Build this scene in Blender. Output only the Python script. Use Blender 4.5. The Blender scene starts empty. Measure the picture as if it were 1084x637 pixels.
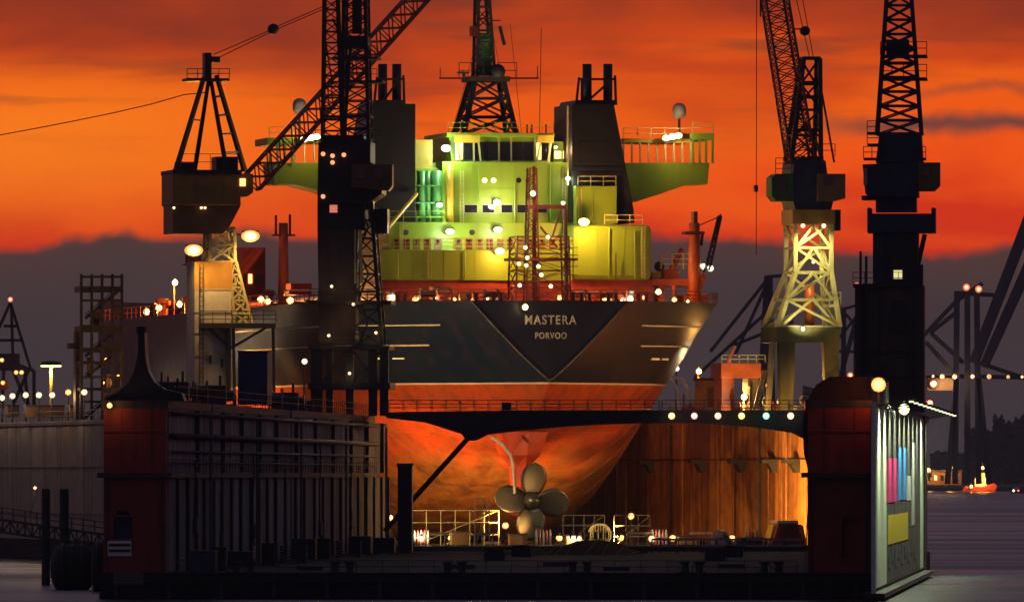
import bpy, bmesh, math, random
from mathutils import Vector, Matrix
random.seed(7)
R = math.radians
sc = bpy.context.scene
C = sc.collection

# ------------------------------------------------------------------ camera
F = 11200.0          # focal length in photo pixels (photo 1084 x 637)
UC, VH, CH = 542.0, 502.0, 9.4     # principal column, horizon row, camera height over the water
cam = bpy.data.cameras.new('camera'); camo = bpy.data.objects.new('camera', cam); C.objects.link(camo)
camo.location = (0, 0, CH); camo.rotation_euler = (R(90), 0, 0)
cam.sensor_width = 36; cam.lens = 36*F/1084; cam.shift_y = (VH-318.5)/1084
cam.clip_start = 1; cam.clip_end = 90000
sc.camera = camo
# ------------------------------------------------------------------ world: dusk sky (afterglow, streaks, cloud bank)
wd = bpy.data.worlds.new('World'); sc.world = wd; wd.use_nodes = True
nt = wd.node_tree; nt.nodes.clear(); L = nt.links.new
def N(t, **k):
    n = nt.nodes.new(t)
    for a, b in k.items(): setattr(n, a, b)
    return n
def M(op, a, b=None, c=None, clamp=False):
    n = N('ShaderNodeMath', operation=op, use_clamp=clamp)
    for i, x in enumerate((a, b, c)):
        if x is None: continue
        if hasattr(x, 'links'): L(x, n.inputs[i])
        else: n.inputs[i].default_value = x
    return n.outputs[0]
def MIX(f, a, b):
    n = N('ShaderNodeMix', data_type='RGBA')
    for s, x in ((0, f), (6, a), (7, b)):
        if hasattr(x, 'links'): L(x, n.inputs[s])
        elif s == 0: n.inputs[0].default_value = x
        else: n.inputs[s].default_value = (*x, 1)
    return n.outputs[2]
def SS(x, lo, hi):
    n = N('ShaderNodeMapRange', interpolation_type='SMOOTHSTEP')
    L(x, n.inputs[0]); n.inputs[1].default_value = lo; n.inputs[2].default_value = hi
    return n.outputs[0]
tc = N('ShaderNodeTexCoord'); sx = N('ShaderNodeSeparateXYZ'); L(tc.outputs['Generated'], sx.inputs[0])
el = M('MULTIPLY', M('ARCSINE', sx.outputs[2]), 57.2958)
az = M('MULTIPLY', M('ARCTAN2', sx.outputs[0], sx.outputs[1]), 57.2958)
def NOISE(sa, se, scale, detail=5, rough=.55, off=0., dist=0.):
    cb = N('ShaderNodeCombineXYZ')
    L(M('MULTIPLY_ADD', az, sa, off), cb.inputs[0]); L(M('MULTIPLY', el, se), cb.inputs[1])
    n = N('ShaderNodeTexNoise'); n.inputs['Scale'].default_value = scale; n.inputs['Detail'].default_value = detail
    n.inputs['Roughness'].default_value = rough; n.inputs['Distortion'].default_value = dist
    L(cb.outputs[0], n.inputs['Vector']); return n.outputs[0]
n_big = NOISE(.45, 1.5, 1.3, 5, .5, 3.1, .4)
n_str = NOISE(.5, 5.0, 1.5, 6, .55, 11.7, .3)
n_edge = NOISE(1.3, 1.3, 1.5, 7, .52, 5.0)
# afterglow colour by elevation, warped a little by the big noise
ew = M('ADD', el, M('MULTIPLY', M('SUBTRACT', n_big, .5), 1.5))
rp = N('ShaderNodeValToRGB'); cr = rp.color_ramp
stops = [(0.0, (.55, .03, .006)), (1.25, (.64, .030, .003)), (1.62, (.86, .085, .002)), (1.95, (.80, .105, .002)), (2.2, (.56, .054, .004)),
         (2.6, (.26, .028, .009)), (3.4, (.15, .03, .02)), (6, (.105, .060, .082)), (14, (.135, .118, .175)), (30, (.07, .07, .115)), (90, (.021, .024, .043))]
while len(cr.elements) < len(stops): cr.elements.new(.5)
for e_, (d, c) in zip(cr.elements, stops):
    e_.position = (max(d, 0)/90)**.5; e_.color = (*c, 1)
L(M('POWER', M('DIVIDE', M('MAXIMUM', ew, 0.), 90.), .5), rp.inputs[0])
glow = rp.outputs[0]
# the glow is yellower to the north-west of the view axis
left = SS(az, -.2, -2.6)
low = M('MULTIPLY', SS(el, 1.15, 1.75), SS(el, 2.35, 1.85))
glow = MIX(M('MULTIPLY', M('MULTIPLY', left, low), .85), glow, (.93, .20, .006))
# thin dark streaks high up
st = M('MULTIPLY', SS(n_str, .50, .72), SS(el, 1.4, 2.4))
glow = MIX(M('MULTIPLY', st, .55), glow, (.14, .032, .016))
# the long grey streak cloud on the east side
d1 = M('ADD', M('SUBTRACT', el, 1.895), M('MULTIPLY', M('SUBTRACT', n_edge, .5), .22))
s1 = M('MULTIPLY', M('SUBTRACT', 1., SS(M('ABSOLUTE', d1), .0, .085)), M('MULTIPLY', SS(az, 1.3, 2.2), SS(az, 6.0, 3.4)))
glow = MIX(M('MULTIPLY', s1, .9), glow, (.105, .045, .035))
d2 = M('ADD', M('SUBTRACT', el, 2.07), M('MULTIPLY', M('SUBTRACT', n_edge, .5), .25))
s2 = M('MULTIPLY', M('SUBTRACT', 1., SS(M('ABSOLUTE', d2), .0, .05)), M('MULTIPLY', SS(az, 1.7, 2.5), SS(az, 4.0, 2.9)))
glow = MIX(M('MULTIPLY', s2, .5), glow, (.16, .045, .03))
# cloud bank over the horizon
edge = M('ADD', M('MULTIPLY', M('SUBTRACT', n_edge, .5), .26), M('ADD', 1.27, M('MULTIPLY', M('SINE', M('MULTIPLY_ADD', az, 2.3, -.6)), .05)))
bank = SS(M('SUBTRACT', edge, el), -.03, .05)
bankc = MIX(SS(el, .2, 1.25), (.044, .034, .037), (.054, .035, .034))
bankc = MIX(M('MULTIPLY', SS(n_big, .45, .75), .5), bankc, (.038, .031, .034))
rim = M('MULTIPLY', SS(M('SUBTRACT', edge, el), .30, .0), .25)
bankc = MIX(rim, bankc, (.14, .045, .025))
sky = MIX(bank, glow, bankc)
# away from the sunset the dusk sky goes blue and dark
away = SS(M('ABSOLUTE', az), 25, 130)
east = MIX(SS(el, 0, 40), (.05, .042, .062), (.03, .034, .06))
sky = MIX(M('MULTIPLY', away, .9), sky, east)
# physical twilight sky adds a little real skylight under the cloud colours
nis = N('ShaderNodeTexSky', sky_type='NISHITA', sun_disc=False); nis.sun_elevation = R(-4); nis.sun_rotation = R(0); nis.air_density = 1.5
bg1 = N('ShaderNodeBackground'); L(sky, bg1.inputs[0]); bg1.inputs[1].default_value = 1.2
bg2 = N('ShaderNodeBackground'); L(nis.outputs[0], bg2.inputs[0]); bg2.inputs[1].default_value = .05
ad = N('ShaderNodeAddShader'); L(bg1.outputs[0], ad.inputs[0]); L(bg2.outputs[0], ad.inputs[1])
wo = N('ShaderNodeOutputWorld'); L(ad.outputs[0], wo.inputs[0])
# ------------------------------------------------------------------ exposure and renderer
vs = sc.view_settings; vs.view_transform = 'Standard'; vs.look = 'None'; vs.exposure = 0; vs.gamma = 1; vs.use_curve_mapping = False
cy = sc.cycles; cy.use_denoising = True; cy.max_bounces = 5; cy.diffuse_bounces = 3; cy.glossy_bounces = 3; cy.volume_bounces = 0
cy.caustics_reflective = False; cy.caustics_refractive = False; cy.sample_clamp_indirect = 3; cy.use_light_tree = True

# ------------------------------------------------------------------ frames: pixels to local points at a chosen depth
class Fr:
    def __init__(s, X, Y, Z, deg):
        s.X, s.Y, s.Z, s.a = X, Y, Z, R(deg); s.c, s.s = math.cos(s.a), math.sin(s.a)
    def p(s, u, v, y):
        k = u-UC
        x = (k*(s.Y+y*s.c)-F*(s.X-y*s.s))/(F*s.c-k*s.s)
        Y = s.Y+x*s.s+y*s.c
        return Vector((x, y, CH-(v-VH)*Y/F-s.Z))
    def x(s, u, y): return s.p(u, 0, y).x
    def z(s, v, y, u=540): return s.p(u, v, y).z
    def y_of(s, u, x):      # depth of a point on the local line x = const that shows at column u
        k = u-UC
        return (F*(s.X+x*s.c)-k*(s.Y+x*s.s))/(F*s.s+k*s.c)
D1 = Fr(-1.95, 800, 0, -3.365)       # front dock
SH = Fr(3.79, 1060, 2.5, 11.31)      # ship and rear dock
WF = Fr(0, 0, 0, 0)                  # world

# ------------------------------------------------------------------ materials
MT = {}
def mat(name, col, rough=.6, metal=0., var=.25, scale=1.5, streak=0., streakcol=None, bump=.0, rnd=.0, spec=.5, rust=0., rustcol=(.12,.035,.012)):
    if name in MT: return MT[name]
    m = bpy.data.materials.new(name); m.use_nodes = True; t = m.node_tree; t.nodes.clear(); K = t.links.new
    o = t.nodes.new('ShaderNodeOutputMaterial'); b = t.nodes.new('ShaderNodeBsdfPrincipled'); K(b.outputs[0], o.inputs[0])
    b.inputs['Roughness'].default_value = rough; b.inputs['Metallic'].default_value = metal; b.inputs['Specular IOR Level'].default_value = spec
    co = t.nodes.new('ShaderNodeTexCoord'); src = co.outputs['Object']
    n = t.nodes.new('ShaderNodeTexNoise'); n.inputs['Scale'].default_value = scale; n.inputs['Detail'].default_value = 6; n.inputs['Roughness'].default_value = .6
    K(src, n.inputs['Vector'])
    r = t.nodes.new('ShaderNodeMapRange'); K(n.outputs[0], r.inputs[0]); r.inputs[1].default_value = .3; r.inputs[2].default_value = .7
    r.inputs[3].default_value = 1-var; r.inputs[4].default_value = 1+var
    hv = t.nodes.new('ShaderNodeHueSaturation'); hv.inputs['Color'].default_value = (*col, 1); val = r.outputs[0]
    if rnd:
        oi = t.nodes.new('ShaderNodeObjectInfo'); q = t.nodes.new('ShaderNodeMapRange'); K(oi.outputs['Random'], q.inputs[0])
        q.inputs[3].default_value = 1-rnd; q.inputs[4].default_value = 1+rnd
        mm = t.nodes.new('ShaderNodeMath'); mm.operation = 'MULTIPLY'; K(val, mm.inputs[0]); K(q.outputs[0], mm.inputs[1]); val = mm.outputs[0]
    K(val, hv.inputs['Value']); out = hv.outputs[0]
    def mixin(fac, c):
        nonlocal out
        x = t.nodes.new('ShaderNodeMix'); x.data_type = 'RGBA'; K(fac, x.inputs[0]); K(out, x.inputs[6]); x.inputs[7].default_value = (*c, 1); out = x.outputs[2]
    if streak:
        mp = t.nodes.new('ShaderNodeMapping'); mp.inputs['Scale'].default_value = (1.0, 1.0, .07); K(src, mp.inputs[0])
        n2 = t.nodes.new('ShaderNodeTexNoise'); n2.inputs['Scale'].default_value = 1.1; n2.inputs['Detail'].default_value = 5; K(mp.outputs[0], n2.inputs['Vector'])
        q = t.nodes.new('ShaderNodeMapRange'); K(n2.outputs[0], q.inputs[0]); q.inputs[1].default_value = .47; q.inputs[2].default_value = .68; q.inputs[4].default_value = streak
        mixin(q.outputs[0], streakcol or (.09, .03, .012))
    if rust:
        n3 = t.nodes.new('ShaderNodeTexNoise'); n3.inputs['Scale'].default_value = scale*.45; n3.inputs['Detail'].default_value = 8; n3.inputs['Roughness'].default_value = .7; K(src, n3.inputs['Vector'])
        q = t.nodes.new('ShaderNodeMapRange'); K(n3.outputs[0], q.inputs[0]); q.inputs[1].default_value = .52; q.inputs[2].default_value = .64; q.inputs[4].default_value = rust
        mixin(q.outputs[0], rustcol)
    K(out, b.inputs['Base Color'])
    if bump:
        bp = t.nodes.new('ShaderNodeBump'); bp.inputs['Strength'].default_value = bump; bp.inputs['Distance'].default_value = .05; K(n.outputs[0], bp.inputs['Height']); K(bp.outputs[0], b.inputs['Normal'])
    MT[name] = m; return m
def emit(name, col, s):
    if name in MT: return MT[name]
    m = bpy.data.materials.new(name); m.use_nodes = True; b = m.node_tree.nodes['Principled BSDF']
    b.inputs['Base Color'].default_value = (.8, .8, .8, 1); b.inputs['Emission Color'].default_value = (*col, 1); b.inputs['Emission Strength'].default_value = s
    MT[name] = m; return m
SOD, WARM, MERC, WHITE, GRN = (1, .47, .10), (1, .72, .38), (.78, 1, .72), (1, .9, .75), (.75, 1, .45)
steel = mat('dark_steel', (.030, .029, .032), .55, .2, .3, 1.2, rust=.5, rustcol=(.045, .02, .012))
steelb = mat('blue_black_steel', (.028, .031, .062), .5, .2, .3, 1.2)
black = mat('black_paint', (.012, .012, .014), .45, 0, .3, 1)
grey = mat('grey_steel', (.10, .095, .095), .6, .1, .3, 1.2, rust=.5)
walli = mat('dock_wall_grey', (.20, .175, .195), .7, 0, .45, .8, .85, (.04, .032, .033), .2, .45)
wallo = mat('dock_wall_tan', (.33, .27, .21), .75, 0, .2, .5, .5, (.13, .085, .055), .2, .12)
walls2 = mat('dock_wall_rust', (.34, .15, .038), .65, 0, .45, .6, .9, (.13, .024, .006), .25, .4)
ribm = mat('rib_steel', (.045, .038, .042), .6, .1, .35, 1.3, .6, (.025, .02, .02))
redm = mat('dock_red_paint', (.27, .030, .016), .6, 0, .3, .5, .55, (.07, .018, .012), .15)
deckm = mat('dock_deck', (.022, .022, .033), .75, 0, .35, .25, bump=.3, rust=.6, rustcol=(.03, .026, .03), spec=.04)
conc = mat('pale_grey_paint', (.42, .40, .36), .6, 0, .2, .7, .4, (.2, .14, .09))
green = mat('superstructure_paint', (.25, .37, .030), .42, 0, .10, .35, .35, (.19, .26, .022))
greend = mat('green_pipe_paint', (.10, .34, .10), .4, 0, .15, .8)
yell = mat('yellow_paint', (.55, .36, .03), .45, 0, .15, .8)
shred = mat('ship_deck_red', (.40, .050, .018), .5, 0, .25, .7, rust=.5, rustcol=(.16, .03, .012))
orng = mat('ship_crane_orange', (.58, .11, .018), .42, 0, .18, .9)
redlat = mat('mast_dark_red', (.13, .014, .010), .5, 0, .25, 1)
funm = mat('funnel_dark', (.008, .008, .011), .5, 0, .3, .5, .4, (.013, .013, .016))
cream = mat('crane_cream_paint', (.52, .46, .20), .5, 0, .2, 1, rust=.3)
must = mat('crane_mustard_paint', (.38, .20, .035), .55, 0, .2, .7, .4, (.13, .07, .02))
brown = mat('crane_cab_brown', (.17, .088, .03), .5, 0, .25, .8)
bronze = mat('propeller_bronze', (.085, .085, .075), .32, .6, .2, .6)
bluec = mat('container_blue', (.022, .03, .11), .5, 0, .25, .9)
glass = mat('window_glass', (.012, .013, .015), .08, 0, .1, 1, spec=.8)
whitep = mat('white_paint', (.72, .70, .66), .5, 0, .1, 1)
rope = mat('wire_rope', (.02, .016, .014), .7)
rubber = mat('rubber', (.018, .018, .02), .8, 0, .3, 2)
wood = mat('timber', (.035, .030, .026), .85, 0, .35, 2)
lit = emit('lit_window', (1, .55, .16), 2.2)
litg = emit('lit_window_pale', (.95, .85, .35), .9)
def glowm(c, s):
    s = min(s, 7); return emit('lamp_%d_%d_%d_%d' % (c[0]*100, c[1]*100, c[2]*100, s*10), c, s)

# ------------------------------------------------------------------ mesh builder
class G:
    def __init__(s, fr=None): s.v, s.f, s.fr = [], [], fr
    def add(s, vs, fs):
        b = len(s.v); s.v += [tuple(x) for x in vs]; s.f += [tuple(b+i for i in f) for f in fs]; return s
    def hexa(s, p):    # 8 points: bottom loop then top loop
        return s.add(p, [(3,2,1,0), (4,5,6,7), (0,1,5,4), (1,2,6,5), (2,3,7,6), (3,0,4,7)])
    def box(s, x0, x1, y0, y1, z0, z1):
        return s.hexa([(x0,y0,z0), (x1,y0,z0), (x1,y1,z0), (x0,y1,z0), (x0,y0,z1), (x1,y0,z1), (x1,y1,z1), (x0,y1,z1)])
    def pbox(s, u0, v0, u1, v1, y0, y1, fr=None):   # a box whose front face covers the pixels, y0..y1 deep
        a, b = (fr or s.fr).p(u0, v1, y0), (fr or s.fr).p(u1, v0, y0)
        return s.box(a.x, b.x, y0, y1, a.z, b.z)
    def bar(s, p, q, r, r2=None, n=4):
        p, q = Vector(p), Vector(q); d = q-p
        if d.length < 1e-6: return s
        d.normalize(); a = d.cross(Vector((0, 0, 1)) if abs(d.z) < .95 else Vector((0, 1, 0))).normalized(); b = d.cross(a)
        r2 = r if r2 is None else r2; o = math.pi/n
        vs = [p+(a*math.cos(o+2*math.pi*i/n)+b*math.sin(o+2*math.pi*i/n))*r for i in range(n)] + [q+(a*math.cos(o+2*math.pi*i/n)+b*math.sin(o+2*math.pi*i/n))*r2 for i in range(n)]
        return s.add(vs, [tuple(range(n-1, -1, -1)), tuple(range(n, 2*n))] + [(i, (i+1) % n, n+(i+1) % n, n+i) for i in range(n)])
    def path(s, pts, r, n=5):
        for a, b in zip(pts, pts[1:]): s.bar(a, b, r, None, n)
        return s
    def pbar(s, a, b, r, r2=None, n=4, fr=None):
        fr = fr or s.fr; return s.bar(fr.p(*a), fr.p(*b), r, r2, n)
    def lat(s, A, B, bays, rc, rb, X=False):    # lattice between two 4-corner sections
        A = [Vector(p) for p in A]; B = [Vector(p) for p in B]
        for i in range(4): s.bar(A[i], B[i], rc)
        for k in range(bays+1):
            t = k/bays; c = [a.lerp(b, t) for a, b in zip(A, B)]
            for i in range(4):
                s.bar(c[i], c[(i+1) % 4], rb)
                if k < bays:
                    t2 = (k+1)/bays; d = [a.lerp(b, t2) for a, b in zip(A, B)]; j = (i+1) % 4
                    if X: s.bar(c[i], d[j], rb); s.bar(c[j], d[i], rb)
                    elif (k+i) % 2: s.bar(c[i], d[j], rb)
                    else: s.bar(c[j], d[i], rb)
        return s
    def plat(s, ta, tb, y0, y1, bays, rc, rb, X=False, y2=None, y3=None):   # ta = (u0,u1,v) bottom, tb = (u0,u1,v) top
        f = s.fr; y2 = y0 if y2 is None else y2; y3 = y1 if y3 is None else y3
        def sec(t, a, b):
            p, q = f.p(t[0], t[2], a), f.p(t[1], t[2], a)
            return [p, q, Vector((q.x, b, q.z)), Vector((p.x, b, p.z))]
        return s.lat(sec(ta, y0, y1), sec(tb, y2, y3), bays, rc, rb, X)
    def boom(s, P, Q, wP, wQ, bays, rc, rb, X=False):
        P, Q = Vector(P), Vector(Q); d = (Q-P).normalized(); a = d.cross(Vector((0, 1, 0))).normalized(); b = d.cross(a)
        def sec(c, w): return [c+(a*i+b*j)*w for i, j in ((-1,-1), (1,-1), (1,1), (-1,1))]
        return s.lat(sec(P, wP), sec(Q, wQ), bays, rc, rb, X)
    def rail(s, pts, h=1.1, step=1.8, r=.035, rows=2):
        pts = [Vector(p) for p in pts]
        for a, b in zip(pts, pts[1:]):
            n = max(1, int((b-a).length/step))
            for i in range(n+1):
                c = a.lerp(b, i/n); s.bar(c, c+Vector((0, 0, h)), r)
            for k in range(rows):
                z = Vector((0, 0, h*(k+1)/rows)); s.bar(a+z, b+z, r)
        return s
    def lathe(s, prof, n=16, c=(0, 0, 0), axis='z', sq=None):
        c = Vector(c); vs = []; fs = []
        for r, z in prof:
            for i in range(n):
                t = 2*math.pi*(i+.5)/n; k = 1
                if sq: k = min(1/max(abs(math.cos(t)), 1e-6), 1/max(abs(math.sin(t)), 1e-6))*(1-.0)  # square section
                x, y = r*k*math.cos(t), r*k*math.sin(t)
                vs.append(c+(Vector((x, y, z)) if axis == 'z' else Vector((x, z, y)) if axis == 'y' else Vector((z, x, y))))
        for j in range(len(prof)-1):
            for i in range(n): fs.append((j*n+i, j*n+(i+1) % n, (j+1)*n+(i+1) % n, (j+1)*n+i))
        fs += [tuple(range(n-1, -1, -1)), tuple(range((len(prof)-1)*n, len(prof)*n))]
        return s.add(vs, fs)
    def extr(s, poly, y0, y1):     # polygon in (x, z), extruded along y
        n = len(poly)
        return s.add([(x, y0, z) for x, z in poly]+[(x, y1, z) for x, z in poly],
                     [tuple(range(n)), tuple(range(2*n-1, n-1, -1))]+[((i+1) % n, i, n+i, n+(i+1) % n) for i in range(n)])
    def pextr(s, uv, y0, y1): return s.extr([(lambda q: (q.x, q.z))(s.fr.p(u, v, y0)) for u, v in uv], y0, y1)
    def extrx(s, poly, x0, x1):    # polygon in (y, z), extruded along x
        n = len(poly)
        return s.add([(x0, y, z) for y, z in poly]+[(x1, y, z) for y, z in poly],
                     [tuple(range(n)), tuple(range(2*n-1, n-1, -1))]+[((i+1) % n, i, n+i, n+(i+1) % n) for i in range(n)])
    def ball(s, c, r, n=10, m=6):
        return s.lathe([(max(r*math.sin(math.pi*k/m), .01*r), -r*math.cos(math.pi*k/m)) for k in range(m+1)], n, c)
    def mesh(s, name, m, smooth=False):
        me = bpy.data.meshes.new(name); me.from_pydata(s.v, [], s.f)
        bm = bmesh.new(); bm.from_mesh(me); bmesh.ops.recalc_face_normals(bm, faces=bm.faces[:]); bm.to_mesh(me); bm.free()
        if m: me.materials.append(m)
        if smooth:
            for p in me.polygons: p.use_smooth = True
        return me
    def build(s, name, m, parent=None, smooth=False, label=None, bevel=0):
        o = bpy.data.objects.new(name, s.mesh(name, m, smooth)); C.objects.link(o)
        if parent: o.parent = parent
        if label: o['label'] = label
        if bevel:
            b = o.modifiers.new('bevel', 'BEVEL'); b.width = bevel; b.segments = 2; b.limit_method = 'ANGLE'
        return o
def tag(o, label=None, cat=None, group=None, kind=None):
    for k, v in (('label', label), ('category', cat), ('group', group), ('kind', kind)):
        if v: o[k] = v
    return o
def thing(name, label, cat, fr=None, loc=None, rz=0, group=None):
    o = bpy.data.objects.new(name, None); C.objects.link(o); o.empty_display_size = .5
    if fr: o.location = (fr.X, fr.Y, fr.Z); o.rotation_euler = (0, 0, fr.a)
    else: o.location = loc; o.rotation_euler = (0, 0, rz)
    return tag(o, label, cat, group)
def inst(o, name, parent, loc=(0, 0, 0), rz=0):      # another piece with the same mesh
    c = bpy.data.objects.new(name, o.data); C.objects.link(c); c.parent = parent; c.location = loc; c.rotation_euler = (0, 0, rz); return c
def light(parent, pos, col, watts, rad=.35, name='lamp_light', spot=None, aim=None):
    l = bpy.data.lights.new(name, 'SPOT' if spot else 'POINT'); l.color = col; l.energy = watts; l.shadow_soft_size = rad
    o = bpy.data.objects.new(name, l); C.objects.link(o); o.parent = parent; o.location = pos
    if spot:
        l.spot_size = R(spot); l.spot_blend = .6; o.rotation_euler = (Vector(aim)-Vector(pos)).to_track_quat('-Z', 'Y').to_euler()
    return o
def flood(parent, pos, col, watts, w=.5, h=.35, s=40, off=(0, -.7, 0), name='floodlight', stem=None, dark=True):
    """a lamp head facing the camera side: housing, hood and amber lens glowing as a painted halo, with its light in front"""
    x, y, z = pos; g = G().box(x-w*.8, x+w*.8, y, y+.5, z-h*.85, z+h*.85).box(x-w*.85, x+w*.85, y-.1, y+.02, z+h*.86, z+h*.86+.05)
    if stem: g.bar((x, y+.25, z), stem, .06)
    o = g.build(name, black if dark else grey, parent)
    n = 12; poly = [(x+w*math.cos(2*math.pi*i/n), z+h*math.sin(2*math.pi*i/n)) for i in range(n)]
    amber = (col[0], col[1]*.8, col[2]*.55)
    G().extr(poly, y-.12, y-.01).build('lens', emit('amber_%d_%d_%d' % tuple(100*k for k in amber), amber, 1.25 if col[1] < .8 else 1.5), o)  # amber emission paints a halo round the hot core
    G().extr([(x+w*.6*math.cos(2*math.pi*i/n), z+h*.6*math.sin(2*math.pi*i/n)) for i in range(n)], y-.2, y-.121).build('hot_core', glowm(col, s), o)
    if watts: light(parent, (x+off[0], y+off[1], z+off[2]), col, watts)
    return o
def bulb(parent, pos, col, watts, r=.22, s=40, name='lamp', off=(0, -.5, 0), fit=True):
    x, y, z = pos; o = G().lathe([(.1, r*.8), (.12, r*1.6), (.05, r*1.7)], 8, (x, y, z)).bar((x, y, z+r*1.5), (x, y+.5, z+r*1.5), .04).build(name, black, parent)
    amber = (col[0], col[1]*.8, col[2]*.55)
    G().ball((x, y, z), r*1.12).build('halo_globe', emit('amber_%d_%d_%d' % tuple(100*k for k in amber), amber, min(s, 1.25 if col[1] < .8 else 1.5)), o)  # emissive amber shell imitates the halo round the bulb
    if s > 5: G().ball((x, y-r*.75, z), r*.62).build('hot_core', glowm(col, s), o)
    if watts: light(parent, (x+off[0], y+off[1], z+off[2]), col, watts, .25)
    return o
# ================================================================== the setting: water, land
def water_mat():
    m = bpy.data.materials.new('harbour_water'); m.use_nodes = True; t = m.node_tree; b = t.nodes['Principled BSDF']; K = t.links.new
    b.inputs['Base Color'].default_value = (.018, .02, .026, 1); b.inputs['Roughness'].default_value = .3; b.inputs['IOR'].default_value = 1.33
    ge = t.nodes.new('ShaderNodeNewGeometry'); h = None
    for sxy, sc_, amp in (((.05, .014, 1), 1.0, 1.0), ((.35, .09, 1), 1.0, .25), ((1.1, .5, 1), 1., .10)):
        mp = t.nodes.new('ShaderNodeMapping'); mp.inputs['Scale'].default_value = sxy; K(ge.outputs['Position'], mp.inputs[0])
        n = t.nodes.new('ShaderNodeTexNoise'); n.inputs['Scale'].default_value = sc_; n.inputs['Detail'].default_value = 4; K(mp.outputs[0], n.inputs['Vector'])
        a = t.nodes.new('ShaderNodeMath'); a.operation = 'MULTIPLY_ADD'; K(n.outputs[0], a.inputs[0]); a.inputs[1].default_value = amp
        if h is not None: K(h, a.inputs[2])
        else: a.inputs[2].default_value = 0
        h = a.outputs[0]
    mp = t.nodes.new('ShaderNodeMapping'); mp.inputs['Scale'].default_value = (.004, .016, 1); K(ge.outputs['Position'], mp.inputs[0])
    n = t.nodes.new('ShaderNodeTexNoise'); n.inputs['Scale'].default_value = 1; n.inputs['Detail'].default_value = 5; n.inputs['Roughness'].default_value = .65; K(mp.outputs[0], n.inputs['Vector'])
    q = t.nodes.new('ShaderNodeMapRange'); K(n.outputs[0], q.inputs[0]); q.inputs[1].default_value = .35; q.inputs[2].default_value = .65; q.inputs[3].default_value = .25; q.inputs[4].default_value = .48; K(q.outputs[0], b.inputs['Roughness'])
    bp = t.nodes.new('ShaderNodeBump'); bp.inputs['Strength'].default_value = .35; bp.inputs['Distance'].default_value = .8; K(h, bp.inputs['Height']); K(bp.outputs[0], b.inputs['Normal'])
    return m
o = G().add([(-3000, -200, 0), (3000, -200, 0), (3000, 6200, 0), (-3000, 6200, 0)], [(0, 1, 2, 3)]).build('water', water_mat()); o['kind'] = 'structure'
landm = mat('quay_ground', (.09, .08, .075), .9, 0, .4, .02)
o = G().extrx([(2250, -4), (5200, -4), (5200, 3.2), (2250, 3.2)], -2900, 24).build('quay', landm); o['kind'] = 'structure'
# far shore, with a low uneven rise to the right
pts = []; g = G(); xs = [-3000+i*50 for i in range(121)]
for i, x in enumerate(xs):
    pts.append((x, 5950)); 
vs = []
for j, y in enumerate((5900, 5902, 6600, 7400, 9000)):
    for x in xs:
        z = -2 if j == 0 else 2.5 if j in (1, 2) else 2.5+ (6+5*math.sin(x*.004+1)+3*math.sin(x*.011))*(1 if x > 180 else .6)
        vs.append((x, y, z))
n = len(xs); fs = [(j*n+i, j*n+i+1, (j+1)*n+i+1, (j+1)*n+i) for j in range(4) for i in range(n-1)]
o = g.add(vs, fs).build('far_shore', landm); o['kind'] = 'structure'

# ================================================================== front floating dock
dock = thing('floating_dock', 'empty floating dry dock with rusty red wall ends in front of the ship', 'dry dock', D1)
LEN = 219.0; XI, XO, TOP, DK = 24.3, 29.05, 15.0, 2.0
pon = G().box(-29.3, 29.3, -.9, LEN+.9, -3, DK).build('pontoon', deckm, dock, bevel=.05)
# fender timber along the front lip and draught stiffeners
G().box(-29.5, 29.5, -1.15, -.9, 1.25, 1.75).build('fender_strip', rubber, pon)
for x in range(-28, 29, 4): G().box(x-.15, x+.15, -1.1, -.9, -1, 1.2).build('stiffener', steelb, pon)
def arch(cx, w, z0, z1, n=8):
    r = w/2; return [(cx-r, z0)]+[(cx-r*math.cos(math.pi*k/n), z1-r+r*math.sin(math.pi*k/n)) for k in range(n+1)]+[(cx+r, z0)]
def end_plate(name, x0, x1, ax, aw, az0, az1, parent):
    g = G(); a = arch(ax, aw, az0, az1)
    g.box(x0, x1, 0, 1.1, DK, az0)
    g.extr([(x0, az0), (ax-aw/2, az0)]+a[1:6]+[(ax, TOP-.6), (x0, TOP-.6)], 0, 1.1)
    g.extr([(ax+aw/2, az0), (x1, az0), (x1, TOP-.6), (ax, TOP-.6)]+a[5:10], 0, 1.1)
    return g.build(name, redm, parent)
def yl_at(u, x): return D1.y_of(u, x)
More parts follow.
